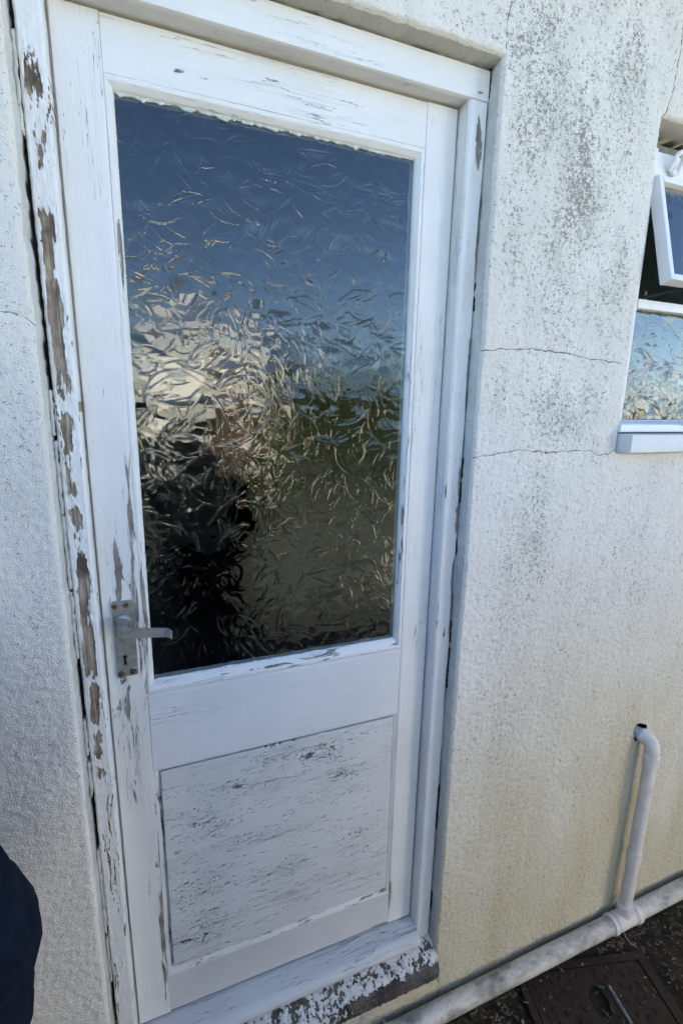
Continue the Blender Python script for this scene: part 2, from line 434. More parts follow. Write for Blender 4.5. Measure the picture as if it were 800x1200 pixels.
# ------------------------------------------------------------------ house: rendered wall with door and window openings
house = thing('house', 'white roughcast rendered house wall, stained and cracked, with a door and a small window', 'house', (0, 0, GZ))
DX0, DX1, DZ1, DZB = -.049, .7424, 2.0156, -.150
WX0, WX1, WZ0, WZ1 = 1.163, 2.25, 1.285, 2.004
CRACKS = [
 [(.7424, 1.501), (.76, 1.504), (.8186, 1.508), (.87, 1.512), (.9104, 1.509), (.97, 1.508), (1.0356, 1.4996), (1.09, 1.498), (1.163, 1.491)],
 [(.7424, 1.2816), (.7867, 1.2873), (.83, 1.293), (.8668, 1.297), (.92, 1.291), (.9661, 1.2895), (1.02, 1.293), (1.0709, 1.2916), (1.10, 1.282), (1.135, 1.280), (1.163, 1.293), (1.168, 1.318)],
 [(.7499, 2.0994), (.7461, 2.0664), (.7448, 2.0271)], [(.7499, 2.0994), (.755, 2.2), (.75, 2.4)],
 [(1.19, 2.30), (1.1868, 2.1549), (1.1849, 2.109), (1.1814, 2.0462), (1.168, 2.006)],
 [(-.30, 1.515), (-.20, 1.513), (-.12, 1.508), (-.0893, 1.509), (-.0687, 1.5072), (-.049, 1.495)],
 [(.757, -.15), (.76, -.20), (.757, -.30)],
]
def seg_dist(X, Z, pts, seed):
    """unsigned and signed distance to a wandering polyline"""
    Xn = X+.005*fbm(X*45, Z*45, 4, seed); Zn = Z+.005*fbm(X*45+9, Z*45, 4, seed+5)
    d = np.full(X.shape, 9.); sg = np.full(X.shape, 9.)
    for (ax, az), (bx, bz) in zip(pts, pts[1:]):
        vx, vz = bx-ax, bz-az; L = vx*vx+vz*vz
        t = np.clip(((Xn-ax)*vx+(Zn-az)*vz)/L, 0, 1)
        dd = np.hypot(Xn-ax-t*vx, Zn-az-t*vz); cr = np.sign(vx*(Zn-az)-vz*(Xn-ax))
        sg = np.where(dd < d, dd*cr, sg); d = np.minimum(d, dd)
    return d, sg
def wall():
    st = .0032
    def rng_(a, b, s): return np.linspace(a, b, max(2, int(round((b-a)/s))+1))[:-1]
    xs = np.concatenate([rng_(-4, -.3, .3), rng_(-.3, DX0, st), rng_(DX0, DX1, st*1.6), rng_(DX1, WX0, st), rng_(WX0, 1.85, st), rng_(1.85, WX1, .03), rng_(WX1, 3.0, .15), [3.0]])
    zs = np.concatenate([rng_(GZ-.1, DZB, st), rng_(DZB, WZ0, st), rng_(WZ0, WZ1, st), rng_(WZ1, DZ1, st), rng_(DZ1, 2.22, st), rng_(2.22, 2.5, .04), [2.5]])
    X, Z = np.meshgrid(xs, zs, indexing='ij')
    nx, nz = X.shape
    # fine geometry
    low = sstep(1.35, .9, Z)
    H = .0023*fbm(X*146, Z*140, 2, 11)+.0012*fbm(X*70, Z*70, 2, 21)*(1+.6*low)+.004*fbm(X*5, Z*5, 3, 31)
    crack = np.zeros(X.shape); crs = np.full(X.shape, .05); groove = np.zeros(X.shape)
    for i, c in enumerate(CRACKS):
        d, sg = seg_dist(X, Z, c, 40+i*7)
        m = sstep(.007, .002, d); crs = np.where(m > crack, sg, crs); crack = np.maximum(crack, m)
        groove = np.maximum(groove, sstep(.0035, .0005, d))
    H = H-.0016*groove
    # rounded, uneven arrises at the openings
    def edged(dist): return np.where(dist < .008, .008-np.sqrt(np.clip(.008**2-(.008-np.clip(dist, 0, .008))**2, 0, None)), 0)
    inD = (X > DX0-1e-6) & (X < DX1+1e-6) & (Z > DZB-1e-6) & (Z < DZ1+1e-6)
    inW = (X > WX0-1e-6) & (X < WX1+1e-6) & (Z > WZ0-1e-6) & (Z < WZ1+1e-6)
    def rdist(x0, x1, z0, z1):
        dx = np.maximum(np.maximum(x0-X, X-x1), 0); dz = np.maximum(np.maximum(z0-Z, Z-z1), 0)
        return np.hypot(dx, dz)
    dD = rdist(DX0, DX1, DZB, DZ1); dW = rdist(WX0, WX1, WZ0, WZ1)
    H = H-edged(dD)-edged(dW)
    sm = np.maximum(np.exp(-dD/.012), np.exp(-dW/.012))
    wx = .0035*fbm(Z*7, Z*0+2, 4, 51)+.002*fbm(Z*40, Z*0, 2, 52); wz = .004*fbm(X*7, X*0+4, 4, 53)+.002*fbm(X*45, X*0, 2, 54)
    fall = np.exp(-np.minimum(dD, dW)/.02)
    Xd = X+wx*fall*((X > -.25) & (X < 1.3)); Zd = Z+wz*fall*(Z > DZ1-.02)
    Y = YW-H
    # dirt: black algae patches; stain: ochre-green film low on the wall, with warm bounce light painted in
    P = np.zeros(X.shape)
    for cx, cz, rx, rz, am in [(.83, 1.98, .10, .22, .9), (.95, 1.80, .10, .25, .85), (1.05, 2.05, .07, .22, .7), (1.09, 1.66, .06, .13, .75), (.80, 1.72, .03, .10, .7), (.79, 1.42, .03, .06, .6), (.96, 1.38, .12, .08, .7), (1.08, 1.58, .05, .05, .6), (1.06, 1.40, .06, .09, .5), (.93, 1.10, .08, .18, .5), (.86, .98, .06, .2, .35), (1.0, 2.2, .15, .1, .6), (-.12, 1.35, .05, .2, .35), (-.09, 1.60, .04, .12, .3), (-.1, 1.0, .06, .4, .25), (1.62, .72, .1, .16, .4), (.92, .62, .15, .25, .22), (1.3, .95, .3, .2, .2)]:
        P = np.maximum(P, am*np.exp(-((X-cx)/rx)**2-((Z-cz)/rz)**2))
    runs = np.clip(fbm(X*34, Z*1.6, 4, 66, .6)-.10, 0, 1)*1.1*sstep(.5, 1.3, Z)+.5*np.exp(-((X-1.165)/.012)**2)*sstep(1.28, 1.25, Z)*sstep(.8, 1.2, Z)
    P = np.maximum(P, runs*.8)
    dirt = np.clip(P*(.75+.9*fbm(X*14, Z*8, 4, 61))+.16+.12*fbm(X*6, Z*4, 3, 62), 0, 1)*(1-.75*sm)*np.where(X < 0, .55, 1.)
    stain = np.clip(sstep(1.22, .1, Z)*sstep(.55, 1.15, X+.28*(1-Z))*(.85+.5*fbm(X*4, Z*2.5, 4, 63))+.25*sstep(.3, -.2, Z)*(X > 0), 0, 1)
    idx = np.arange(X.size).reshape(nx, nz)
    cx = (X[:-1, :-1]+X[1:, 1:])/2; cz = (Z[:-1, :-1]+Z[1:, 1:])/2
    keep = ~((cx > DX0) & (cx < DX1) & (cz > DZB) & (cz < DZ1)) & ~((cx > WX0) & (cx < WX1) & (cz > WZ0) & (cz < WZ1))
    hr = .0285*(1+.13*np.sin(3*np.arctan2(cz-.447, cx-1.418)+1))
    keep &= np.hypot(cx-1.416, cz-.447) > hr
    Q = np.stack([idx[:-1, :-1], idx[1:, :-1], idx[1:, 1:], idx[:-1, 1:]], -1)[keep]
    V = np.stack([Xd, Y, Zd], -1).reshape(-1, 3)
    A = {'dirt': dirt.ravel(), 'stain': stain.ravel(), 'crack': crack.ravel(), 'crack_s': crs.ravel()}
    used = np.unique(Q); remap = -np.ones(len(V), int); remap[used] = np.arange(len(used))
    np_mesh('wall', V[used], remap[Q], REND, house, True, {k: a[used] for k, a in A.items()})
    # reveals: strips that run from the wall's edge back to the frame
    def reveal(name, line, inward, depth, y_end):
        ln = V[line]; n = len(ln); rows = []
        for d in [0, .004, .012, .025, .05, 1.0]:
            p = ln.copy(); t = min(1, d/depth) if d < 1 else 1.
            p[:, 1] = ln[:, 1]*(1-t)+y_end*t
            p[:, 0] += inward[0]*(.003 if inward[0] > 0 else -.0015)*min(d/.01, 1.); p[:, 2] += inward[1]*.003*min(d/.01, 1.)
            if 0 < d < 1: p += (.0012*fbm(ln[:, 0]*40+d*900, ln[:, 2]*40, 2, 77))[:, None]*np.array([abs(inward[0]), 0, abs(inward[1])])
            rows.append(p)
        VV = np.concatenate(rows); m = len(rows); ii = np.arange(m*n).reshape(m, n)
        QQ = np.stack([ii[:-1, :-1], ii[:-1, 1:], ii[1:, 1:], ii[1:, :-1]], -1).reshape(-1, 4)
        np_mesh(name, VV, QQ, PLAS, house, True, {'stain': np.clip(sstep(1.0, -.1, VV[:, 2])*.8+(.5 if inward[1] < 0 else 0), 0, 1)})
    ix = lambda v: int(np.argmin(abs(xs-v))); iz = lambda v: int(np.argmin(abs(zs-v)))
    i0, i1, jb, jt = ix(DX0), ix(DX1), iz(DZB), iz(DZ1)
    reveal('reveal', idx[i1, jb:jt+1], (-1, 0), .05, -.012); reveal('reveal', idx[i0, jb:jt+1], (1, 0), .05, -.012)
    reveal('soffit', idx[i0:i1+1, jt], (0, -1), .05, -.012)
    k0, k1, lb, lt = ix(WX0), ix(WX1), iz(WZ0), iz(WZ1)
    reveal('reveal', idx[k0, lb:lt+1], (1, 0), .05, .02); reveal('reveal', idx[k1, lb:lt+1], (-1, 0), .05, .02)
    reveal('soffit', idx[k0:k1+1, lt], (0, -1), .05, .02); reveal('ledge', idx[k0:k1+1, lb], (0, 1), .05, .02)
    reveal('ledge', idx[i0:i1+1, jb], (0, 1), .05, -.012)
wall()
# shell of the house behind the wall
def shell():
    zt = 2.5
    box('side_wall', -4.0, -3.8, -.06, 4.2, GZ-.1, zt, REND, house, 0); box('side_wall', 2.8, 3.0, -.06, 4.2, GZ-.1, zt, REND, house, 0)
    box('back_wall', -3.8, 2.8, 4.0, 4.2, GZ-.1, zt, REND, house, 0)
    box('roof', -4.2, 3.2, -.30, 4.4, zt, zt+.14, ROOFM, house, .01)
    # inner leaf of the front wall, with the two openings left clear
    for nm, a in (('inner_wall', (-3.8, -.07, -.04, .16, GZ, zt)), ('inner_wall', (.775, 1.12, -.03, .16, GZ, zt)), ('inner_wall', (-.07, .775, .03, .16, 2.03, zt)),
                  ('inner_wall', (1.12, 2.30, .03, .16, 2.04, zt)), ('inner_wall', (1.12, 2.30, -.03, .16, .62, 1.27)), ('inner_wall', (1.12, 1.36, -.03, .16, GZ, .39)), ('inner_wall', (1.48, 2.30, -.03, .16, GZ, .39)), ('inner_wall', (2.30, 2.8, -.03, .16, GZ, zt)),
                  ('inner_wall', (-.07, .775, .06, .16, GZ, -.16))):
        box(nm, *a, INNER, house, 0)
    box('interior_floor', -3.8, 2.8, .16, 4.0, GZ, -.02, INNER, house, 0)
    box('partition', .90, 1.0, .17, 4.0, -.02, zt, INNER, house, 0)
    box('inner_lining', 1.9, 1.95, .17, 2.5, -.02, zt-.02, INPALE, house, 0)
    box('far_lining', 1.0, 1.9, 1.0, 1.05, -.02, zt-.02, INPALE, house, 0)
shell()

# ------------------------------------------------------------------ door frame
frame = thing('door_frame', 'white timber door frame, its left post badly peeled to bare grey wood', 'door frame', (.35, 0, -.05))
def jl(x, z):
    # a column of bare wood wanders down the left post
    xc = -.024+.005*fbm(z*6, z*0, 3, 91); hw = .0085+.005*fbm(z*9, z*0+3, 3, 92)
    on = np.zeros_like(z)
    for a, b, am in [(1.87, 1.80, .55), (1.76, 1.70, .6), (1.66, 1.39, 1.), (1.365, 1.23, .85), (1.215, 1.16, .7), (1.13, .90, 1.), (.885, .80, .9), (.79, .73, .8), (.71, .685, .9)]:
        on = np.maximum(on, am*sstep(b-.02, b+.015, z)*sstep(a+.02, a-.015, z))
    s_ = on*sstep(hw*1.7, hw*.55, np.abs(x-xc))
    chips = .34*fbm(x*75, z*13, 5, 95, .65)+.12*fbm(x*300, z*60, 2, 96)
    cl_ = (np.abs(gnoise(x*150+.35*fbm(x*0, z*9, 3, 98)*6, z*3.2, 97)) < .07)*sstep(.0, .25, fbm(x*30, z*7, 3, 99))
    return -.36+.60*s_+chips*1.7+.5*cl_+.14*sstep(.75, .55, z)*sstep(-.03, -.036, x)
# left post: profile in (x, y)
PL = [(-.0395, -.0305), (-.0365, YF), (-.0085, YF), (-.0045, YF+.003), (-.0038, -.001), (-.0038, .05), (-.0395, .05)]
o = sweep('jamb', PL[::-1], 'z', -.045, 1.9553, PJL, frame, .0030, None, .0016, seed=3, rough_edge=.0007, field=jl, sub=.0016, lift=.0015)
o['label'] = 'left post, paint peeled to grey wood in a long column'
jr = bump_at([(.7395, 1.75, .003, .12, .8), (.7395, 1.45, .003, .10, .85), (.7395, 1.20, .003, .09, .75), (.7395, .95, .004, .12, .9), (.7395, .7, .003, .1, .7), (.7395, .35, .003, .12, .8), (.703, 1.2, .003, .03, .7), (.703, .8, .002, .2, .5), (.724, 1.905, .010, .03, .75), (.728, 1.87, .008, .035, .8), (.735, 1.2, .004, .1, .5), (.733, 1.0, .006, .08, .5), (.724, .86, .006, .015, .8), (.736, .6, .004, .2, .5)])
PR = [(.7005, .05), (.7005, YF+.004), (.7045, YF), (.7395, YF), (.7415, YF+.003), (.7415, .05)]
sweep('jamb', PR[::-1], 'z', -.045, 1.9553, paint_mat('white paint right post', 'z', thr=.73, seed=11., crack=.8, grime=.4), frame, .015, jr, .0008, seed=4)
hd = bump_at([(.722, 1.969, .009, .005, .85), (.5, 1.968, .12, .004, .3), (.3, 2.006, .1, .003, .4)])
PH = [(1.9553, .05), (1.9553, YF+.004), (1.9585, YF), (2.0085, YF), (2.0105, YF+.003), (2.0105, .05)]
sweep('head', PH, 'x', -.0395, .7415, PX, frame, .02, hd, .0008, seed=6)
# ragged mastic between frame and wall: joined crumbs of filler with gaps
BLACKM = plain('crack shade black', (.035, .032, .028), .95, 0, .4, 200, .001)  # near-black ribbon in the right gap, painting in the shade of the crack
def mastic(x, name, prob, wide, mat=None):
    V = []; F = []; z = -.04; r = random.Random(int(x*1000)+5)
    while z < 1.99:
        L = r.uniform(.03, .14)
        if r.random() < prob:
            m = max(3, int(L/.006)); b = len(V)
            for i in range(m):
                zz = z+L*i/(m-1); w_ = wide*(1+.8*r.random()); d = .003*r.random()
                xo = x+wide*(r.random()-.5)
                V += [(xo-w_, YF-.001+d, zz), (xo+w_, YF-.004+d, zz), (xo+w_, YF+.02, zz), (xo-w_, YF+.02, zz)]
            for i in range(m-1):
                for k in range(4): F.append((b+i*4+k, b+i*4+(k+1) % 4, b+i*4+4+(k+1) % 4, b+i*4+4+k))
            F.append((b, b+3, b+2, b+1)); e = b+4*(m-1); F.append((e, e+1, e+2, e+3))
        z += L+r.uniform(.002, .02)
    o = mesh_obj(name, V, F, mat or PLAS, frame, True, {'stain': np.zeros(len(V))}); o['kind'] = 'stuff'
mastic(.7428, 'mastic', .25, .0009); mastic(.7424, 'crack_shade', .62, .00055, BLACKM); mastic(-.0435, 'mastic', .7, .0019)
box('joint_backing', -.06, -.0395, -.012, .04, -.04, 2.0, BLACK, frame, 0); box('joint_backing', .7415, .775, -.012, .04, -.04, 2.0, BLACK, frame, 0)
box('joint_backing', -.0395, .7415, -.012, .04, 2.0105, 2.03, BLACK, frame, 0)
box('stop', -.0037, -.0003, .013, .03, .0, 1.9553, PZ, frame, 0); box('stop', .6978, .7004, .013, .03, .0, 1.9553, PZ, frame, 0); box('stop', .0, .6975, .013, .03, 1.9518, 1.9552, PZ, frame, 0)
# threshold with a rounded nose, and the rotten sill under it
NOSE = [(.018, .05), (-.004, .05), (-.044, .0), (-.044, -.040), (-.040, -.058), (-.031, -.066), (-.020, -.066), (-.012, -.060), (-.004, -.036), (-.002, 0.0), (.018, .018)]
NOSE = round_profile([(-.003, .05), (-.003, .0), (-.009, -.046), (-.018, -.060), (-.030, -.063), (-.039, -.058), (-.043, -.040), (-.043, .05)], .006, 3)
sweep('threshold', NOSE, 'x', -.0038, .7005, PPAN, frame, .015, lambda x, z: .42+.5*fbm(x*9, z*20, 3, 9), .001, seed=8)
def slw(x, z):
    n_ = .58*fbm(x*42, z*60, 5, 10, .66)+.30*fbm(x*190, z*190, 2, 12)
    return -.20+.16*sstep(-.03, -.06, z)+.42*sstep(.40, .62, x)*sstep(-.078, -.094, z)+.10*sstep(-.096, -.122, z)+n_
SIL = round_profile([(-.046, .02), (-.046, -.030), (-.052, -.05), (-.086, -.086), (-.108, -.092), (-.130, -.089), (-.149, -.082), (-.149, .02)], .005, 3)
o = sweep('sill', SIL, 'x', -.0500, .7455, PSILL, frame, .0030, None, .003, seed=9, rough_edge=.0022, field=slw, sub=.0026, lift=.0018)
o['label'] = 'rotten sill, paint flaked off to black wood'

# ------------------------------------------------------------------ the door
door = thing('door', 'white painted half glazed door with leaf patterned glass and flaking lower panel', 'door', (.35, 0, 0))
YD = .044
wl_ = bump_at([(.032, 1.10, .006, .05, .75), (.030, 1.045, .004, .02, .95), (.06, .95, .012, .16, .55), (.03, .8, .02, .2, .35), (.06, 1.15, .01, .15, .4), (.062, .25, .006, .25, .55)])
st1 = sweep('stile', rect(0, .0668, 0, YD, .0022), 'z', .002, 1.9515, paint_mat('white paint lock stile', 'z', thr=.75, seed=14., crack=.75), door, .015, lambda x, z: wl_(x, z)+.12, .0008, seed=11)
sweep('stile', rect(.6297, .6975, 0, YD, .0022), 'z', .002, 1.9515, PZ, door, .02, lambda x, z: .12+bump_at([(.632, .1, .006, .05, .6)])(x, z), .0006, seed=12)
# rails butt against the stiles, a hair back from their faces
tr = bump_at([(.178, 1.9015, .020, .0045, .85), (.21, 1.898, .02, .003, .5), (.35, 1.92, .15, .01, .25)])
sweep('rail', rect(1.874, 1.9515, .0012, YD, .0018), 'x', .0671, .6294, PX, door, .015, tr, .0006, seed=13)
sweep('rail', rect(.6465, .8225, .0010, YD, .0022), 'x', .0671, .6294, paint_mat('dull white paint', 'x', base=(.72, .715, .71), thr=.80, seed=17., crack=.25, grime=.3), door, .02, bump_at([(.35, .65, .3, .004, .2)]), .0006, seed=14)
sweep('rail', rect(.003, .1040, .0012, YD, .0022), 'x', .0671, .6294, paint_mat('grey white paint', 'x', base=(.62, .60, .565), thr=.80, seed=19., crack=.25, grime=.3), door, .02, bump_at([(.6, .005, .03, .006, .9)]), .0006, seed=15)
# glazing beads (mitred, sloping in to the glass)
GX0, GX1, GZ0, GZ1 = .0798, .6123, .8478, 1.8556
def bead(name, axis, outer, inner, s0, s1, m, mat, seed, wr=None, y1=.012):
    sg = 1 if inner > outer else -1; d = abs(inner-outer)
    pr = [(outer, .0016), (outer+sg*d*.18, .0008), (outer+sg*d*.42, .0016), (outer+sg*d*.55, .0045), (outer+sg*d*.8, .0065), (inner, y1), (inner, .03), (outer, .03)]
    return sweep(name, pr, axis, s0, s1, mat, door, .012, wr, .0007, m, seed, rough_edge=.0003)
bx = .0133; bz = .0183
bead('glazing_bead', 'z', .0670, GX0, .8232, 1.8738, (1.92, -1.42), PZ, 21, bump_at([(.072, 1.0, .006, .2, .55), (.074, 1.55, .006, .2, .35)]))
bead('glazing_bead', 'z', .6293, GX1, .8232, 1.8738, (-1.45, 1.07), PZ, 22, bump_at([(.62, 1.05, .006, .2, .5), (.618, 1.45, .005, .03, .6)]))
bead('glazing_bead', 'x', 1.8738, GZ1, .0672, .6291, (-.70, .93), PX, 23, bump_at([(.3, 1.86, .3, .005, .22)]))
bead('glazing_bead', 'x', .8232, GZ0, .0672, .6291, (.52, -.69), PBEAD, 24, lambda x, z: .30+.5*fbm(x*8, z*50, 3, 3))
# lower panel and its mouldings
def panel():
    xs = np.linspace(.080, .6165, 240); zs = np.linspace(.125, .640, 420)
    X, Z = np.meshgrid(xs, zs, indexing='ij'); Y = .011+.0012*fbm(X*3, Z*3, 3, 81)
    cl = 0
    for cx, cz, rx, rz, am in [(.40, .595, .14, .030, .9), (.25, .565, .10, .022, .7), (.50, .50, .07, .06, .7), (.16, .49, .07, .05, .8), (.33, .40, .12, .03, .6), (.13, .32, .06, .06, .8), (.30, .30, .10, .03, .8), (.15, .20, .07, .05, .9), (.52, .33, .06, .05, .6), (.40, .22, .10, .03, .5)]:
        cl = np.maximum(cl, am*np.exp(-((X-cx)/rx)**2-((Z-cz)/rz)**2))
    W = np.clip(.15+.5*cl+.4*fbm(X*9, Z*26, 4, 82), 0, 1)
    Zw = Z+.004*fbm(X*7, Z*9, 3, 85)
    fl = -.41+.44*cl+.62*fbm(X*24, Zw*300, 3, 83, .6)+.42*fbm(X*8, Z*30, 4, 84)+.16*gnoise(X*150, Z*500, 86)
    Y = Y+.0007*sstep(-.02, .04, fl)-.0006*np.exp(-((fl+.07)/.05)**2)
    ii = np.arange(X.size).reshape(X.shape)
    Q = np.stack([ii[:-1, :-1], ii[1:, :-1], ii[1:, 1:], ii[:-1, 1:]], -1).reshape(-1, 4)
    o = np_mesh('panel', np.stack([X, Y, Z], -1).reshape(-1, 3), Q, PPANF, door, True, {'wear': W.ravel(), 'field': fl.ravel()})
    o.modifiers.new('thickness', 'SOLIDIFY').thickness = -.01
    o['label'] = 'lower plywood panel with paint flaking in level streaks'
panel()
def mould(axis, outer, inner, s0, s1, m, mat, seed, wr):
    sg = 1 if inner > outer else -1; d = abs(inner-outer)
    pr = [(outer, .0018), (outer+sg*d*.2, .002), (inner, .0105), (inner, .02), (outer, .02)]
    return sweep('moulding', pr, axis, s0, s1, mat, door, .012, wr, .0006, m, seed, rough_edge=.0003)
MW = paint_mat('chalky moulding paint', 'z', base=(.70, .685, .65), bare=((.10, .09, .08), (.26, .24, .22)), thr=.74, seed=23., crack=.9, coarse=40)
mould('z', .0670, .0822, .1042, .6461, (1.58, 0), MW, 31, bump_at([(.08, .5, .01, .15, .7), (.08, .2, .01, .1, .6)]))
mould('z', .6293, .6140, .1042, .6461, (-1.57, 0), MW, 32, bump_at([(.62, .3, .01, .15, .4)]))
mould('x', .1042, .1282, .0672, .6291, (.63, -.63), PBEAD, 33, lambda x, z: .36+.6*fbm(x*9, z*60, 3, 4))
mould('x', .6463, .6420, .0670, .6293, (0, 0), PX, 34, None)

# leaf patterned glass: relief pressed into the outer face
def leaf_field(X, Z, n, seed, L=(.028, .046)):
    r = np.random.RandomState(seed)
    x0, x1, z0, z1 = X.min(), X.max(), Z.min(), Z.max()
    H = .0018*fbm(X*17, Z*23, 2, seed)
    dx = X[1, 0]-X[0, 0]; dz = Z[0, 1]-Z[0, 0]
    for k in range(n):
        cx = r.uniform(x0-.02, x1+.02); cz = r.uniform(z0-.02, z1+.02); a = r.uniform(0, 2*np.pi); l = r.uniform(*L); wd = l*r.uniform(.30, .44)
        i0 = max(0, int((cx-l-x0)/dx)); i1 = min(X.shape[0], int((cx+l-x0)/dx)+2); j0 = max(0, int((cz-l-z0)/dz)); j1 = min(X.shape[1], int((cz+l-z0)/dz)+2)
        if i1 <= i0 or j1 <= j0: continue
        sx = X[i0:i1, j0:j1]-cx; sz = Z[i0:i1, j0:j1]-cz
        u = (sx*np.cos(a)+sz*np.sin(a))/l; v = (-sx*np.sin(a)+sz*np.cos(a)+.10*l*r.uniform(-1, 1)*(1-u*u))/wd
        lim = np.clip(1-np.abs(u)**1.7, 0, None); ins = np.abs(v) < lim
        t = np.abs(v)/np.maximum(lim, 1e-3)
        base = H[i0:i1, j0:j1]
        und = .0018*fbm(X[i0:i1, j0:j1]*17, Z[i0:i1, j0:j1]*23, 2, seed)
        tilt = r.uniform(-.004, .004)*sx+r.uniform(-.004, .004)*sz
        edge = (1-t)*lim*wd
        hh = und+tilt+.00008*(1-t**2)*np.minimum(lim*1.5, 1)-.00030*np.exp(-(v*wd/.0010)**2)*(np.abs(u) < .7)
        # raised thread round the leaf, stronger on one side
        hh = hh+r.uniform(.0003, .0008)*(.62+.38*np.tanh(v*6)*r.choice([-1, 1]))*np.exp(-((edge-.0013)/.0010)**2)
        H[i0:i1, j0:j1] = np.where(ins, hh, base)
    for _ in range(1):
        Hp = np.pad(H, 1, mode='edge')
        H = (Hp[:-2, 1:-1]+Hp[2:, 1:-1]+Hp[1:-1, :-2]+Hp[1:-1, 2:]+5*H)/9
    return H
def pane(name, x0, x1, z0, z1, yfun, parent, n, seed, step=.00105, th=.004, amp=1.):
    nx = int((x1-x0)/step)+1; nz = int((z1-z0)/step)+1
    X, Z = np.meshgrid(np.linspace(x0, x1, nx), np.linspace(z0, z1, nz), indexing='ij')
    H = leaf_field(X, Z, n, seed)*amp
    f = np.stack([X, -H, Z], -1).reshape(-1, 3)
    ii = np.arange(X.size).reshape(X.shape)
    Q = np.stack([ii[:-1, :-1], ii[1:, :-1], ii[1:, 1:], ii[:-1, 1:]], -1).reshape(-1, 4)
    # back: a coarse flat sheet sharing the border is not needed; use the same grid border
    border = np.concatenate([ii[:, 0], ii[-1, 1:], ii[-2::-1, -1], ii[0, -2:0:-1]])
    bv = f[border].copy(); bv[:, 1] = th; nb = len(border); base = len(f)
    V = np.concatenate([f, bv]); V[:, 1] += 0
    V = yfun(V)
    V = V-np.array(world_shift(parent))
    me = bpy.data.meshes.new(name)
    side = np.stack([border, np.roll(border, -1), base+(np.arange(nb)+1) % nb, base+np.arange(nb)], -1)[:, ::-1]
    Qa = np.concatenate([Q, side])
    me.vertices.add(len(V)); me.vertices.foreach_set('co', V.astype(np.float32).ravel())
    loops = np.concatenate([Qa.ravel(), base+np.arange(nb)[::-1]]).astype(np.int32)
    me.loops.add(len(loops)); me.loops.foreach_set('vertex_index', loops)
    me.polygons.add(len(Qa)+1)
    me.polygons.foreach_set('loop_start', np.concatenate([np.arange(0, Qa.size, 4), [Qa.size]]).astype(np.int32))
    me.polygons.foreach_set('loop_total', np.concatenate([np.full(len(Qa), 4), [nb]]).astype(np.int32))
    sm = np.ones(len(Qa)+1, bool); sm[len(Q):] = False
    me.polygons.foreach_set('use_smooth', sm); me.update(calc_edges=True); me.validate()
    return link(name, me, parent, [GLASS])
def at_y(y):
    def f(V): V = V.copy(); V[:, 1] += y; return V
    return f
pane('glass_pane', .0745, .6175, .840, 1.862, at_y(.0135), door, 800, 5)
# ragged line of old putty and paint on the glass under the top bead
def ragged(name, x0, x1, z, drop, y, parent, seed, mat, up=False):
    n = int((x1-x0)/.0016); V = []; F = []; sg = -1 if not up else 1
    for i in range(n+1):
        x = x0+(x1-x0)*i/n
        d = drop*min(1.5, max(.04, .42+1.1*float(fbm(np.array(x*38.), np.array(seed*1.3), 5, seed, .7))))
        V += [(x, y, z), (x, y, z+sg*d), (x, y-.0016, z+sg*d*.85), (x, y-.003, z)]
    for i in range(n):
        b = i*4
        for k in range(3): F.append((b+k, b+k+1, b+k+5, b+k+4))
    return mesh_obj(name, V, F, mat, parent, True, {'wear': np.zeros(len(V))})
PUT = plain('flaky putty', (.62, .66, .62), .8, 0, .3, 200, .001)
ragged('putty', .081, .611, GZ1+.001, .0085, .0135, door, 3, PUT); ragged('putty', .081, .611, GZ0-.001, .004, .0135, door, 9, PUT, True)

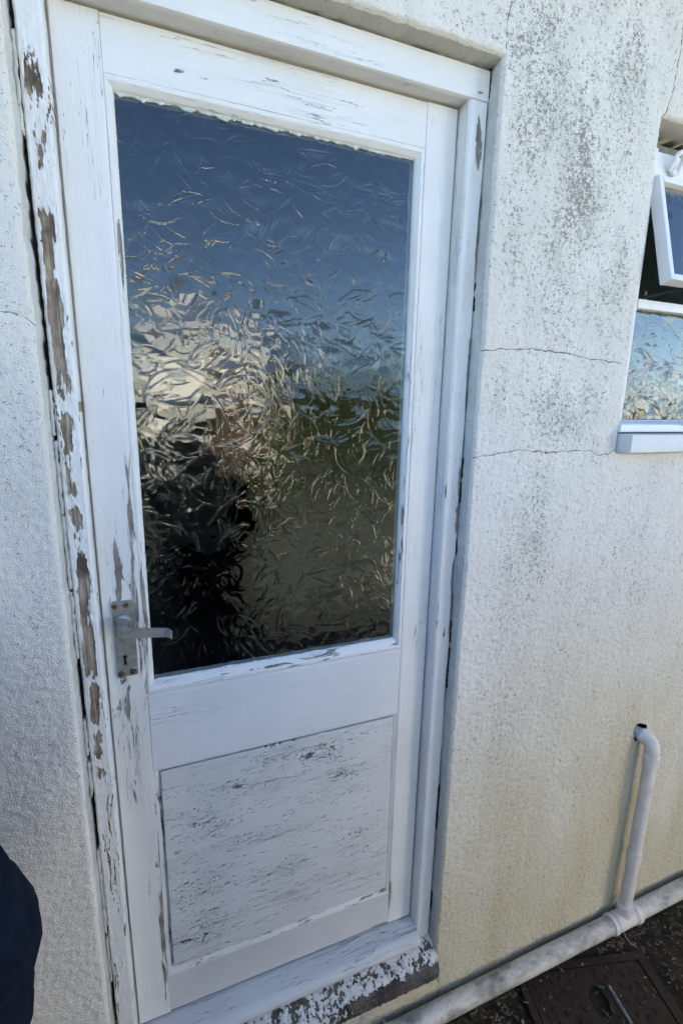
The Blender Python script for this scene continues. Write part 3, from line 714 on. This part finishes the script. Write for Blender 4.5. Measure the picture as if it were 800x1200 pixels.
# handle: backplate with keyhole, lever, four rusty screws
def handle():
    kh = []
    kx, kz, r = .0155, .040, .0042
    for k in range(15):
        t = R(-62)+R(304)*k/14; kh.append((kx+r*math.cos(t), kz+r*math.sin(t)))
    kh += [(kx-.0026, kz-.016), (kx+.0030, kz-.016)]
    out = round_profile([(0, 0), (.037, 0), (.037, .1525), (0, .1525)], .003, 3)
    pl = poly_plate('backplate', out, [kh], (.0160, -.0042, .8728), (1, 0, 0), (0, 0, 1), .0044, ALU, door)
    # thin dark void inside the lock
    o = box('keyhole', .0160+kx-.006, .0160+kx+.006, -.00115, -.0006, .8728+kz-.018, .8728+kz+.007, BLACK, pl, 0)
    # round boss and lever
    cx, cz = .0335, .985
    V, F = tube([(cx, -.0045, cz), (cx, -.0085, cz), (cx, -.0095, cz)], [.0150, .0150, .0138], 28); mesh_obj('boss', V, F, ALU, pl, True)
    bm = bmesh.new()
    prof = [(-.0085, -.0098), (-.0085, -.046), (-.002, -.0545), (.072, -.0545), (.0805, -.0635), (.0835, -.0605), (.0755, -.0475), (.009, -.0465), (.0085, -.0098)]
    zc = lambda x: .981-.0165*max(0, x)/.08
    top = []; bot = []
    for x, y in prof:
        z = cz+(-.0030 if x > -.002 else 0)-.010*max(0, x)/.08
        hh = .0105 if x < .0095 else .0080
        top.append(bm.verts.new((cx-.0+x, y, z+hh))); bot.append(bm.verts.new((cx+x, y, z-hh)))
    n = len(prof)
    for i in range(n): bm.faces.new((top[i], top[(i+1) % n], bot[(i+1) % n], bot[i]))
    bm.faces.new(top[::-1]); bm.faces.new(bot)
    bmesh.ops.recalc_face_normals(bm, faces=bm.faces[:]); bmesh.ops.bevel(bm, geom=bm.edges[:], offset=.0009, segments=2, affect='EDGES')
    bm_obj('lever', bm, ALU, pl)
    for sx, sz, rr in ((.0212, 1.0160, .0062), (.0408, 1.0170, .0066), (.0228, .8795, .0068), (.0440, .8812, .0070)):
        out_ = [(sx+rr*(1+.25*math.sin(3*t+sx*900))*math.cos(t), sz-.001+rr*(1+.25*math.sin(2*t+sx*500))*math.sin(t)) for t in [2*math.pi*q/18 for q in range(18)]]
        V = [(x, -.00435, z) for x, z in out_]; mesh_obj('rust_stain', V, [tuple(range(18))], STAIN, pl)
    for sx, sz, rr in ((.0212, 1.0160, .0036), (.0408, 1.0170, .0036), (.0228, .8795, .0050), (.0440, .8812, .0050)):
        V, F = tube([(sx, -.0043, sz), (sx, -.0056, sz), (sx, -.0072, sz), (sx, -.0078, sz)], [rr*1.1, rr*1.1, rr*.75, rr*.3], 16); mesh_obj('screw', V, F, RUST, pl, True)
handle()

# ------------------------------------------------------------------ window
win = thing('window', 'small white window with leaf patterned glass and its top light pushed open', 'window', (1.6, 0, 1.30))
WPT = paint_mat('white paint window', 'x', base=(.80, .78, .75), thr=.79, seed=27., crack=.2, grime=.15)
FX0 = 1.176; FX1 = 2.23
sweep('frame_post', rect(FX0, 1.210, -.034, .03, .002), 'z', 1.345, 1.965, WPT, win); sweep('frame_post', rect(2.2, FX1, -.034, .03, .002), 'z', 1.345, 1.965, WPT, win)
sweep('frame_head', rect(1.9125, 1.962, -.030, .03, .003), 'x', 1.2102, 2.1998, WPT, win)
sweep('frame_head', rect(1.9705, 1.985, -.014, .03, .002), 'x', FX0, FX1, WOODG, win)
sweep('transom', rect(1.6265, 1.648, -.036, .03, .003), 'x', 1.2102, 2.1998, WPT, win)
sweep('frame_bottom', rect(1.338, 1.3625, -.030, .03, .002), 'x', FX0, FX1, WPT, win)
# sill nose and heavier sub sill under it
sweep('sill', round_profile([(1.3375, -.0305), (1.3605, -.0305), (1.3585, -.062), (1.353, -.078), (1.3345, -.078), (1.3335, -.0305)], .003, 3), 'x', 1.158, 2.252, WPT, win, wob=.0005)
o = sweep('sub_sill', round_profile([(1.2855, .0), (1.3320, .0), (1.3300, -.108), (1.2872, -.108)], .003, 2), 'x', 1.1635, 2.252, paint_mat('grey sill paint', 'x', base=(.68, .665, .65), thr=.78, seed=29., crack=.2), win, wob=.0006)
pane('glass_pane', 1.2105, 2.1995, 1.3626, 1.6264, at_y(-.014), win, 420, 15, .0018)
ragged('putty', 1.211, 2.2, 1.6264, .010, -.0141, win, 5, plain('green mouldy putty', (.10, .13, .08), .9, 0, .5, 150, .001))
# top hung casement, swung out about the line y=-.03, z=1.908
HX, HY, HZ, ANG = 1.209, -.030, 1.910, R(16)
def swing(V):
    V = V.copy(); y = V[:, 1].copy(); z = V[:, 2]-HZ
    V[:, 1] = HY+y*math.cos(ANG)+z*math.sin(ANG); V[:, 2] = HZ-y*math.sin(ANG)*(-1)*-1+z*math.cos(ANG)
    return V
cas = bpy.data.objects.new('casement', bpy.data.meshes.new('casement'))
def swung(o):
    me = o.data; n = len(me.vertices); a = np.empty(n*3, np.float32); me.vertices.foreach_get('co', a)
    sh = np.array(world_shift(win)); V = swing(a.reshape(-1, 3)+sh)-sh
    me.vertices.foreach_set('co', V.astype(np.float32).ravel()); me.update(); return o
CH = .247
def caspiece(parent, name, axis, a0, a1, s0, s1):
    return swung(sweep(name, rect(a0, a1, -.014, .014, .002), axis, s0, s1, WPT, parent))
cas0 = caspiece(win, 'casement', 'x', HZ-CH, HZ-CH+.014, 1.2222, 1.7098); cas0['label'] = 'open top light casement'
caspiece(cas0, 'casement_stile', 'z', 1.209, 1.2220, HZ-CH, HZ-.004); caspiece(cas0, 'casement_stile', 'z', 1.7100, 1.723, HZ-CH, HZ-.004)
caspiece(cas0, 'casement_rail', 'x', HZ-.018, HZ-.004, 1.2222, 1.7098)
pane('glass_pane', 1.2223, 1.7097, HZ-CH+.0142, HZ-.0182, lambda V: swing(V), cas0, 160, 25, .0018)
# fixed post and panes right of the top light
sweep('mullion', rect(1.7235, 1.76, -.034, .03, .002), 'z', 1.6484, 1.9122, WPT, win)
pane('glass_pane', 1.7605, 2.1995, 1.6484, 1.9122, at_y(-.014), win, 250, 35, .004)
# stay: flat black bar from the casement's bottom rail to its peg on the transom
bx_ = tube_obj('stay', [(1.30, -.084, 1.668), (1.262, -.045, 1.662), (1.236, -.012, 1.653), (1.222, .004, 1.6505)], [.0035, .004, .004, .003], STEELB, win, 8)
tube_obj('peg', [(1.262, -.01, 1.648), (1.262, -.01, 1.668), (1.262, -.01, 1.675)], [.004, .003, .0015], PALEW, win, 8)
# rope hook on the window head
def hook():
    pts = []
    for k in range(13):
        t = math.pi*k/12; pts.append((1.262-.013*math.cos(t), -.046-.006*math.sin(t), 1.943+.016*math.sin(t)))
    pts = [(1.249, -.036, 1.925)]+pts+[(1.275, -.036, 1.922)]
    o = tube_obj('hook', pts, [.0045]+[.0055]*13+[.004], WPT, win, 10); o.data.attributes.new('wear', 'FLOAT', 'POINT')
    V, F = tube([(1.262, -.031, 1.925), (1.262, -.040, 1.925)], .009, 10); mesh_obj('hook_base', V, F, WPT, win, True)
hook()

# ------------------------------------------------------------------ waste pipes
pipe = thing('waste_pipe', 'grey white plastic waste pipe with a branch dropping from a hole in the wall', 'pipe', (1.43, -.110, GZ))
PY = -.1095; PZ0 = -.2155; RP = .0258; VX = 1.431
def hz(x): return PZ0-.0060*(VX-x)
tube_obj('main_pipe', [(.42, PY, hz(.42)), (.8, PY, hz(.8)), (1.1, PY, hz(1.1)), (1.3835, PY, hz(1.3835))], RP, PVCD, pipe, 32)
tube_obj('main_pipe', [(1.4875, PY, hz(1.4875)), (2.0, PY, hz(2.0)), (2.8, PY, hz(2.8))], RP, PVCD, pipe, 32)
def ring_tube(name, pts, mat, parent, seg=32): # pts: (pos, radius)
    return tube_obj(name, [p for p, r in pts], [r for p, r in pts], mat, parent, seg)
tee = ring_tube('tee', [((VX-.060, PY, hz(VX-.060)), RP+.0002), ((VX-.0595, PY, hz(VX-.06)), RP+.0042), ((VX-.046, PY, hz(VX-.046)), RP+.0046), ((VX-.045, PY, hz(VX-.045)), RP+.0028), ((VX+.040, PY, hz(VX+.040)), RP+.0028), ((VX+.041, PY, hz(VX+.041)), RP+.0055), ((VX+.060, PY, hz(VX+.06)), RP+.0055), ((VX+.0605, PY, hz(VX+.0605)), RP+.0002)], PVC, pipe)
tube_obj('seal_ring', [(VX-.043, PY, hz(VX)), (VX-.0405, PY, hz(VX))], RP+.0040, PVCD, tee, 32); tube_obj('seal_ring', [(VX+.032, PY, hz(VX)), (VX+.0345, PY, hz(VX))], RP+.0042, PVCD, tee, 32)
RV = .0185
ring_tube('branch_socket', [((VX, PY, PZ0+.005), RV+.0035), ((VX, PY, PZ0+.040), RV+.0036), ((VX, PY, PZ0+.041), RV+.0058), ((VX, PY, PZ0+.060), RV+.0058), ((VX, PY, PZ0+.0605), RV+.0004)], PVC, tee)
ring_tube('branch_pipe', [((VX, PY, PZ0+.0585), RV), ((VX, PY, .08), RV), ((VX, PY, .385), RV)], PVC, pipe)
ring_tube('coupling', [((VX, PY, .005), RV+.0003), ((VX, PY, .0055), RV+.0028), ((VX, PY, .048), RV+.0028), ((VX, PY, .0485), RV+.0003)], PVC, pipe)
def elbow():
    rr = .030; pts = []; top = .418
    pts.append((Vector((VX, PY, .352)), RV+.0004)); pts.append((Vector((VX, PY, .3525)), RV+.0032)); pts.append((Vector((VX, PY, top-.03)), RV+.0034)); pts.append((Vector((VX, PY, top-.029)), RV+.0022))
    # bend: from up to into the wall (+y, and a little to the left)
    d = Vector((-.28, 1, .10)).normalized()
    c0 = Vector((VX, PY, top-.025))
    for k in range(1, 11):
        t = k/10; a = (1-t)**2; b = 2*t*(1-t); c = t*t
        p = a*c0+b*(c0+Vector((0, 0, .040)))+c*(c0+Vector((0, 0, .040))+d*.026); pts.append((p, RV+.0022))
    e = pts[-1][0]
    pts += [(e+d*.001, RV+.0034), (e+d*.010, RV+.0034), (e+d*.0105, RV)]
    o = ring_tube('elbow', pts, PVC, pipe, 28)
    ring_tube('stub_pipe', [(e+d*.009, RV-.0003), (e+d*.08, RV-.0003)], PVC, pipe, 24)
elbow()

# ------------------------------------------------------------------ drain cover
cov_o = Vector((1.03, -.065, GZ-.002)); ca = R(-15)
UX = Vector((math.cos(ca), math.sin(ca), 0)); UY = Vector((math.sin(ca), -math.cos(ca), 0))   # UY points away from the wall
cover = thing('drain_cover', 'rusty brown cast iron drain cover with raised tread and an oval lifting hole', 'drain cover', (1.2, -.3, GZ))
def loc(u, v, z=0): return cov_o+UX*u+UY*v+Vector((0, 0, z))
CW, CL = .425, .56
def plate_local(name, outer, holes, z, th, mat):
    return poly_plate(name, [(a, -b) for a, b in outer][::-1], [[(a, -b) for a, b in h][::-1] for h in holes], cov_o+Vector((0, 0, z)), UX, -UY, th, mat, cover)
fr = plate_local('cover_frame', [(0, 0), (CW, 0), (CW, CL), (0, CL)], [[(.020, .020), (CW-.026, .020), (CW-.026, CL-.02), (.020, CL-.02)]], .0075, .03, IRON)
plate_local('cover_plate', round_profile([(.024, .024), (CW-.031, .024), (CW-.031, CL-.024), (.024, CL-.024)], .004, 2), [ellipse(.212, .112, .026, .042, 24, R(8))], .005, .008, IRON)
# bowl under the hole with a keybar across
V, F = tube([loc(.212, .112, -.005), loc(.212, .112, -.03), loc(.212, .112, -.032)], [.045, .040, .002], 20, False); mesh_obj('lifting_pocket', V, F, BLACK, cover, True)
tube_obj('key_bar', [loc(.214, .12, -.012), loc(.228, .150, -.010)], .0022, PALEW, cover, 8)
# rib with worn pale edge
def rib():
    V, F = [], []
    for k, (u, v) in enumerate([(.262, .080), (.268, .22), (.275, .40)]):
        for du, zz in ((-.0045, .0045), (-.0035, .0105), (.003, .0110), (.0045, .0045)): V.append(tuple(loc(u+du, v, zz)))
    for i in range(2):
        for k in range(3): F.append((i*4+k, i*4+k+1, i*4+k+5, i*4+k+4))
    F.append((0, 1, 2, 3)); F.append((11, 10, 9, 8))
    mesh_obj('rib', V, F, PALEW, cover)
    V2 = [tuple(loc(u+du, v, .0056)) for (u, v) in [(.254, .075), (.260, .22), (.267, .40)] for du in (-.006, .003)]
    mesh_obj('groove', V2, [(0, 1, 3, 2), (2, 3, 5, 4)], BLACK, cover)
rib()
tm = None
for i in range(13):
    for j in range(14):
        u = .045+i*.028; v = .045+j*.036+(.0 if i % 2 else .012)
        if u > CW-.05 or v > CL-.05: continue
        if ((u-.212)/.04)**2+((v-.112)/.058)**2 < 1 or abs(u-.262-.037*(v-.08)) < .018 and v > .07: continue
        if tm is None:
            bm = bmesh.new(); pts = [(-.008, -.002, 0), (.008, -.002, 0), (.008, .002, 0), (-.008, .002, 0)]
            lo = [bm.verts.new(p) for p in pts]; hi = [bm.verts.new((p[0]*.85, p[1]*.55, .0040)) for p in pts]
            for k in range(4): bm.faces.new((lo[k], lo[(k+1) % 4], hi[(k+1) % 4], hi[k]))
            bm.faces.new(hi); tm = bpy.data.meshes.new('tread'); bm.to_mesh(tm); bm.free(); tm.materials.append(IRON)
        o = bpy.data.objects.new('tread', tm); COL.objects.link(o); o.parent = cover
        o.location = loc(u, v, .005)-Vector(cover.location); o.rotation_euler.z = ca+R(52 if (i+j) % 2 else -78)+rng.uniform(-.06, .06)

# ------------------------------------------------------------------ litter on the dirt
def litter(name, n, mat, size, seed, label, flat=.35, region=(.55, 2.0, -.42, -.125), up=.6):
    r = random.Random(seed); V = []; F = []
    for k in range(n):
        x = r.uniform(region[0], region[1]); y = region[3]-(region[3]-region[2])*r.random()**1.4
        u = (x-1.03)*.966-(y+.065)*.259; v = -(x-1.03)*.259-(y+.065)*.966
        oncover = -.01 < u < .44 and v > 0
        if oncover and r.random() < .86: continue
        z = GZ+(.006 if oncover else .004)+r.uniform(0, .004)+(.016*max(0, min(1, (y+.16)/.07)) if not oncover else 0)
        s = size*r.uniform(.4, 1.3); a = r.uniform(0, 6.28); t = r.uniform(-up, up)
        ca_, sa_ = math.cos(a), math.sin(a); b = len(V); m = 5
        for i in range(m):
            th = 2*math.pi*i/m; lx = s*math.cos(th)*r.uniform(.7, 1.1); ly = s*flat*math.sin(th)*r.uniform(.7, 1.1)
            V.append((x+lx*ca_-ly*sa_, y+lx*sa_+ly*ca_, z+lx*math.sin(t)*.6+.001))
        V.append((x, y, z+s*.22+.001))
        for i in range(m): F.append((b+i, b+(i+1) % m, b+m))
    o = mesh_obj(name, V, F, mat); return tag(o, label, name.replace('_', ' '), kind='stuff')
litter('leaf_litter', 1300, DEAD, .0095, 3, 'brown dead leaf scraps on the dark dirt beside the drain cover')
litter('stone_chips', 260, CHIP, .0042, 4, 'pale chips and grit scattered over the dark dirt under the pipe', .7)
litter('moss', 500, MOSS, .005, 6, 'green moss tufts along the foot of the wall', .8, (.5, 2.1, -.20, -.085), .3)
tw = tube_obj('twig', [(1.415, -.128, -.236), (1.418, -.137, -.252), (1.424, -.150, -.262), (1.434, -.166, -.266)], [.0022, .0020, .0018, .0012], WOODG, None, 6)
tag(tw, 'thin pale curved twig hanging below the pipe tee', 'twig')
def peg():
    bm = bmesh.new(); n = 5
    pr = [(.566, -.118), (.576, -.113), (.581, -.124), (.570, -.130)]
    lo = [bm.verts.new((x, y, GZ-.01)) for x, y in pr]; hi = [bm.verts.new((x-.006+rng.uniform(-.002, .002), y+.01, -.150+rng.uniform(-.006, .006))) for x, y in pr]
    for k in range(4): bm.faces.new((lo[k], lo[(k+1) % 4], hi[(k+1) % 4], hi[k]))
    bm.faces.new(hi); bmesh.ops.recalc_face_normals(bm, faces=bm.faces[:])
    bmesh.ops.bevel(bm, geom=bm.edges[:], offset=.001, segments=1, affect='EDGES')
    tag(bm_obj('wooden_peg', bm, WOODG), 'short grey wooden peg standing against the sill beside the pipe', 'peg')
peg()

# ------------------------------------------------------------------ people
def person(label, J, mats, edges, rad, hair_c, face_dir):
    """J: joint name -> point; one continuous skinned body. mats = (skin, top, trousers, shoes)"""
    names = list(J); me = bpy.data.meshes.new('person'); o = bpy.data.objects.new('person', me); COL.objects.link(o)
    root = Vector(J['pelvis']); base = Vector((root.x, root.y, GZ+.016)); o.location = base
    me.from_pydata([tuple(Vector(J[n])-base) for n in names], [(names.index(a), names.index(b)) for a, b in edges], [])
    sk = o.modifiers.new('skin', 'SKIN'); sk.use_smooth_shade = True
    for i, n in enumerate(names):
        v = me.skin_vertices[0].data[i]; r_ = rad.get(n, .04); v.radius = r_ if isinstance(r_, tuple) else (r_, r_)
        v.use_root = (n == 'pelvis')
    o.modifiers.new('sub', 'SUBSURF').levels = 2; o.modifiers['sub'].levels = 3; o.modifiers['sub'].render_levels = 3
    dg = bpy.context.evaluated_depsgraph_get(); em = bpy.data.meshes.new_from_object(o.evaluated_get(dg))
    o.modifiers.clear(); o.data = em
    for m in mats: em.materials.append(m)
    cen = np.array([tuple(p.center) for p in em.polygons]); P = np.array([tuple(Vector(J[n])-base) for n in names])
    rr_ = np.array([max(rad.get(n, .04)) if isinstance(rad.get(n, .04), tuple) else rad.get(n, .04) for n in names])
    own = np.argmin(np.sqrt(((cen[:, None, :]-P[None])**2).sum(-1))-rr_[None]*.9, 1)
    def mi(n):
        if n in ('neck', 'head', 'crown', 'chin', 'nose') or 'hand' in n or 'f_' in n: return 0
        if 'knee' in n or 'hip' in n or 'ankle' in n: return 2
        if 'toe' in n or 'heel' in n: return 3
        return 1
    for p, k in zip(em.polygons, own): p.material_index = mi(names[k]); p.use_smooth = True
    nv = len(em.vertices); cv = np.empty(nv*3, np.float32); em.vertices.foreach_get('co', cv); cv = cv.reshape(-1, 3)
    nm_ = np.empty(nv*3, np.float32); em.vertices.foreach_get('normal', nm_); nm_ = nm_.reshape(-1, 3)
    ct = np.zeros(nv); 
    for p in em.polygons:
        if p.material_index == 1:
            for vi in p.vertices: ct[vi] = 1
    fo_ = fbm(cv[:, 2]*17+cv[:, 0]*7, cv[:, 0]*9+cv[:, 1]*9, 4, 33)
    cv += nm_*(ct*.014*fo_)[:, None]; em.vertices.foreach_set('co', cv.ravel()); em.update()
    h = Vector(J['head']); f = Vector(face_dir).normalized(); s = f.cross(Vector((0, 0, 1))).normalized()
    bm = bmesh.new(); bmesh.ops.create_uvsphere(bm, u_segments=20, v_segments=12, radius=1)
    bmesh.ops.delete(bm, geom=[v for v in bm.verts if v.co.z < -.45 or (v.co.y > .45 and v.co.z < .42)], context='VERTS')
    for v in bm.verts:
        c = v.co.copy(); v.co = h-base+s*c.x*.088+f*(c.y*.105-.012)+Vector((0, 0, c.z*.118+.035))
    me2 = bpy.data.meshes.new('hair'); bm.to_mesh(me2); bm.free(); hr = link('hair', me2, o, [hair_c])
    for sg in (-1, 1):
        for nm, off, rr, mt in (('eye', f*.088+s*sg*.032+Vector((0, 0, .018)), .012, PHONEM), ('ear', s*sg*.086+f*-.01, .022, SKIN)):
            bm = bmesh.new(); bmesh.ops.create_icosphere(bm, subdivisions=2, radius=rr)
            for v in bm.verts: v.co += h-base+off
            m3 = bpy.data.meshes.new(nm); bm.to_mesh(m3); bm.free(); link(nm, m3, o, [mt])
    return tag(o, label, 'person')
def body(base, rz, height, LA, RA, wide=1.):
    """standing figure; LA/RA = (elbow, wrist, handdir) world points for the arms"""
    k = height/1.72; c, s = math.cos(rz), math.sin(rz)
    def W(x, y, z): return Vector((base[0]+(x*c-y*s)*k, base[1]+(x*s+y*c)*k, GZ+.016+z*k))
    J = {'pelvis': W(0, 0, .93), 'waist': W(0, .01, 1.06), 'chest': W(0, 0, 1.26), 'collar': W(0, -.01, 1.41), 'neck': W(0, .0, 1.48), 'chin': W(0, .03, 1.54), 'head': W(0, .035, 1.62), 'crown': W(0, .02, 1.69), 'nose': W(0, .125, 1.60)}
    E = [('pelvis', 'waist'), ('waist', 'chest'), ('chest', 'collar'), ('collar', 'neck'), ('neck', 'chin'), ('chin', 'head'), ('head', 'crown'), ('head', 'nose')]
    Rd = {'pelvis': (.165*k*wide, .125*k*wide), 'waist': (.15*k*wide, .12*k*wide), 'chest': (.17*k*wide, .125*k*wide), 'collar': .085*k*wide, 'neck': .052*k, 'chin': .060*k, 'head': (.078*k, .088*k), 'crown': .055*k, 'nose': .014*k}
    for sd_, nm, A in ((-1, 'l', LA), (1, 'r', RA)):
        J[nm+'_hip'] = W(sd_*.10, 0, .86); J[nm+'_knee'] = W(sd_*.11, .02, .49); J[nm+'_ankle'] = W(sd_*.12, -.02, .10); J[nm+'_heel'] = W(sd_*.12, -.03, .045); J[nm+'_toe'] = W(sd_*.14, .16, .035)
        E += [('pelvis', nm+'_hip'), (nm+'_hip', nm+'_knee'), (nm+'_knee', nm+'_ankle'), (nm+'_ankle', nm+'_heel'), (nm+'_heel', nm+'_toe')]
        for a, r_ in (('_hip', .095*(1.4 if wide > 1 else 1)), ('_knee', .065*(1.7 if wide > 1 else 1)), ('_ankle', .048), ('_heel', .045), ('_toe', .035)): Rd[nm+a] = r_*k
        J[nm+'_shoulder'] = W(sd_*.185, -.01, 1.385); J[nm+'_elbow'] = Vector(A[0]); J[nm+'_wrist'] = Vector(A[1])
        hd_ = Vector(A[2]).normalized(); sp = Vector(A[3]).normalized()
        J[nm+'_hand'] = J[nm+'_wrist']+hd_*.075
        E += [('collar', nm+'_shoulder'), (nm+'_shoulder', nm+'_elbow'), (nm+'_elbow', nm+'_wrist'), (nm+'_wrist', nm+'_hand')]
        Rd[nm+'_shoulder'] = .075*k; Rd[nm+'_elbow'] = A[4]; Rd[nm+'_wrist'] = A[5]; Rd[nm+'_hand'] = (.034, .018)
        nrm = hd_.cross(sp).normalized()
        for q, (o_, l_) in enumerate(((-.030, .060), (-.010, .072), (.010, .068), (.028, .054))):
            p0 = J[nm+'_hand']+sp*o_+hd_*.016; J['%s_f_%da' % (nm, q)] = p0+hd_*l_*.5+nrm*.006; J['%s_f_%db' % (nm, q)] = p0+hd_*l_*.85+nrm*.026
            E += [(nm+'_hand', '%s_f_%da' % (nm, q)), ('%s_f_%da' % (nm, q), '%s_f_%db' % (nm, q))]
            Rd['%s_f_%da' % (nm, q)] = .0095; Rd['%s_f_%db' % (nm, q)] = .008
        J[nm+'_f_ta'] = J[nm+'_wrist']+hd_*.05-sp*.045+nrm*.01; J[nm+'_f_tb'] = J[nm+'_wrist']+hd_*.09-sp*.055+nrm*.025
        E += [(nm+'_hand', nm+'_f_ta'), (nm+'_f_ta', nm+'_f_tb')]; Rd[nm+'_f_ta'] = .011; Rd[nm+'_f_tb'] = .009
    return J, E, Rd
# photographer, seen only in the glass
J, E, Rd = body((.34, -1.32), R(8), 1.56, ((.06, -1.24, .92), (.02, -1.06, 1.22), (.15, .55, .8), (-1, .2, 0), .075, .050), ((.58, -1.20, .88), (.22, -1.05, 1.21), (-.15, .55, .8), (1, .2, 0), .075, .050), 1.5)
person('person in a black jacket holding up a phone, mirrored in the door glass', J, (SKIN, BLKJ, JEAN, PHONEM), E, Rd, HAIR, (-.2, 1, 0))
ph = box('phone', CAM.x-.075, CAM.x+.075, CAM.y-.047, CAM.y-.039, CAM.z-.056, CAM.z+.016, PHONEM, None, .003)
tag(ph, 'black phone held level in both hands in front of the door', 'phone')
# bystander at the left, only the bent sleeve is in the picture
J, E, Rd = body((-.365, -.47), R(-14), 1.66, ((-.66, -.40, .80), (-.62, -.25, .62), (.1, .4, -1), (0, 1, 0), .058, .042), ((-.130, -.42, .830), (-.176, -.37, .58), (-.25, .2, -1), (0, 1, 0), .093, .074), 1.35)
person('person in a navy fleece whose bent sleeve enters at the lower left beside the door', J, (SKIN, NAVY, JEAN, PHONEM), E, Rd, HAIR, (1, .3, 0))

# ------------------------------------------------------------------ what the glass reflects: hedge, white outbuilding, garage
def hedge(name, x0, x1, y0, y1, h, n, seed, label):
    r = random.Random(seed); t = thing(name, label, 'hedge', ((x0+x1)/2, (y0+y1)/2, GZ))
    V = []; F = []
    for k in range(n):
        x = r.uniform(x0, x1); z = GZ+h*(1+.10*math.sin(x*3.1)+.05*math.sin(x*8))*r.random()**.7; y = y1-(y1-y0)*r.random()**2
        s = r.uniform(.03, .07); d1 = Vector((r.gauss(0, 1), r.gauss(0, 1), r.gauss(0, 1))).normalized(); d2 = d1.orthogonal().normalized()
        p = Vector((x, y, z)); b = len(V); V += [tuple(p-d1*s), tuple(p+d2*s*.5), tuple(p+d1*s), tuple(p-d2*s*.5)]; F.append((b, b+1, b+2, b+3))
    o = mesh_obj('foliage', V, F, FOL, t); o['kind'] = 'stuff'
    box('core', x0+.1, x1-.1, y0+.1, y1-.25, GZ, GZ+h*.85, FOL, t, .05)
hedge('hedge', 2.2, 8.2, -8.6, -7.4, 2.35, 6000, 1, 'clipped green hedge across the lawn, facing the right half of the door')
hedge('hedge', -9, -.2, -8.6, -7.4, 2.3, 6000, 2, 'clipped green hedge across the lawn, left of the white outbuilding')
def shed(name, c, rz, wd, dp, h, label, door_x):
    t = thing(name, label, 'outbuilding', (c[0], c[1], GZ), rz)
    x0, x1, y0, y1 = -wd/2, wd/2, -dp, 0
    def lb(nm, a, mat, bev):
        o = box(nm, *a, mat, None, bev); o.parent = t; return o
    lb('wall', (x0, x1, y0, y1, 0, h), WHITEM, .01)
    V = [(x0-.15, y0-.15, h+.003), (x1+.15, y0-.15, h+.003), (x1+.15, y1+.15, h+.003), (x0-.15, y1+.15, h+.003), (0, y0-.15, h+.5), (0, y1+.15, h+.5)]
    o = mesh_obj('roof', V, [(0, 1, 2, 3), (0, 4, 1), (3, 2, 5), (0, 3, 5, 4), (1, 4, 5, 2)], ROOFM); o.parent = t
    lb('door', (door_x-.4, door_x+.4, y1+.003, y1+.04, .02, 1.95), plain('brown shed door', (.10, .06, .035), .7), .005)
WHITEM = plain('white masonry paint', (.88, .86, .79), .8, 0, .03, 8, .001)
shed('outbuilding', (1.15, -9.0), R(32), 2.6, 2.6, 2.75, 'small white outbuilding across the lawn, sunlit, mirrored in the door glass', .75)
shed('garage', (11.5, -9), R(20), 6, 3, 1.85, 'long low white garage across the lawn behind the hedge end', 1)
t = thing('garden_wall', 'sunlit cream garden wall standing out from the right end of the house', 'wall', (3.15, -1.8, GZ))
box('wall', 3.05, 3.25, -3.2, -.35, GZ, 1.28, plain('pale cream masonry', (.84, .78, .66), .85, 0, .06, 8, .002), t, .01)
box('coping', 3.02, 3.28, -3.23, -.33, 1.283, 1.33, CONC, t, .008)

t = thing('blocker', 'unseen dark board fence standing out from the house left of the door', 'blocker', (-1.5, -2.0, GZ))  # out of view; added to cut sky light on the lower left wall
FM = plain('dark stained boards', (.045, .034, .024), .85, 0, .4, 30, .002)
for k in range(24):
    y = -.30-k*.152
    box('board', -1.515+.004*(k % 2), -1.49+.004*(k % 2), y-.072, y+.072, GZ+.03, 1.42+.006*math.sin(k*2.3), FM, t, .003)
for y in (-.3, -2.1, -3.85): box('post', -1.62, -1.53, y-.045, y+.045, GZ, 1.5, FM, t, .004)
for z in (.1, 1.1): box('rail', -1.5265, -1.5165, -3.85, -.3, z, z+.08, FM, t, .003)

print('objects', len(bpy.data.objects), 'polys', sum(len(o.data.polygons) for o in bpy.data.objects if o.type == 'MESH'))
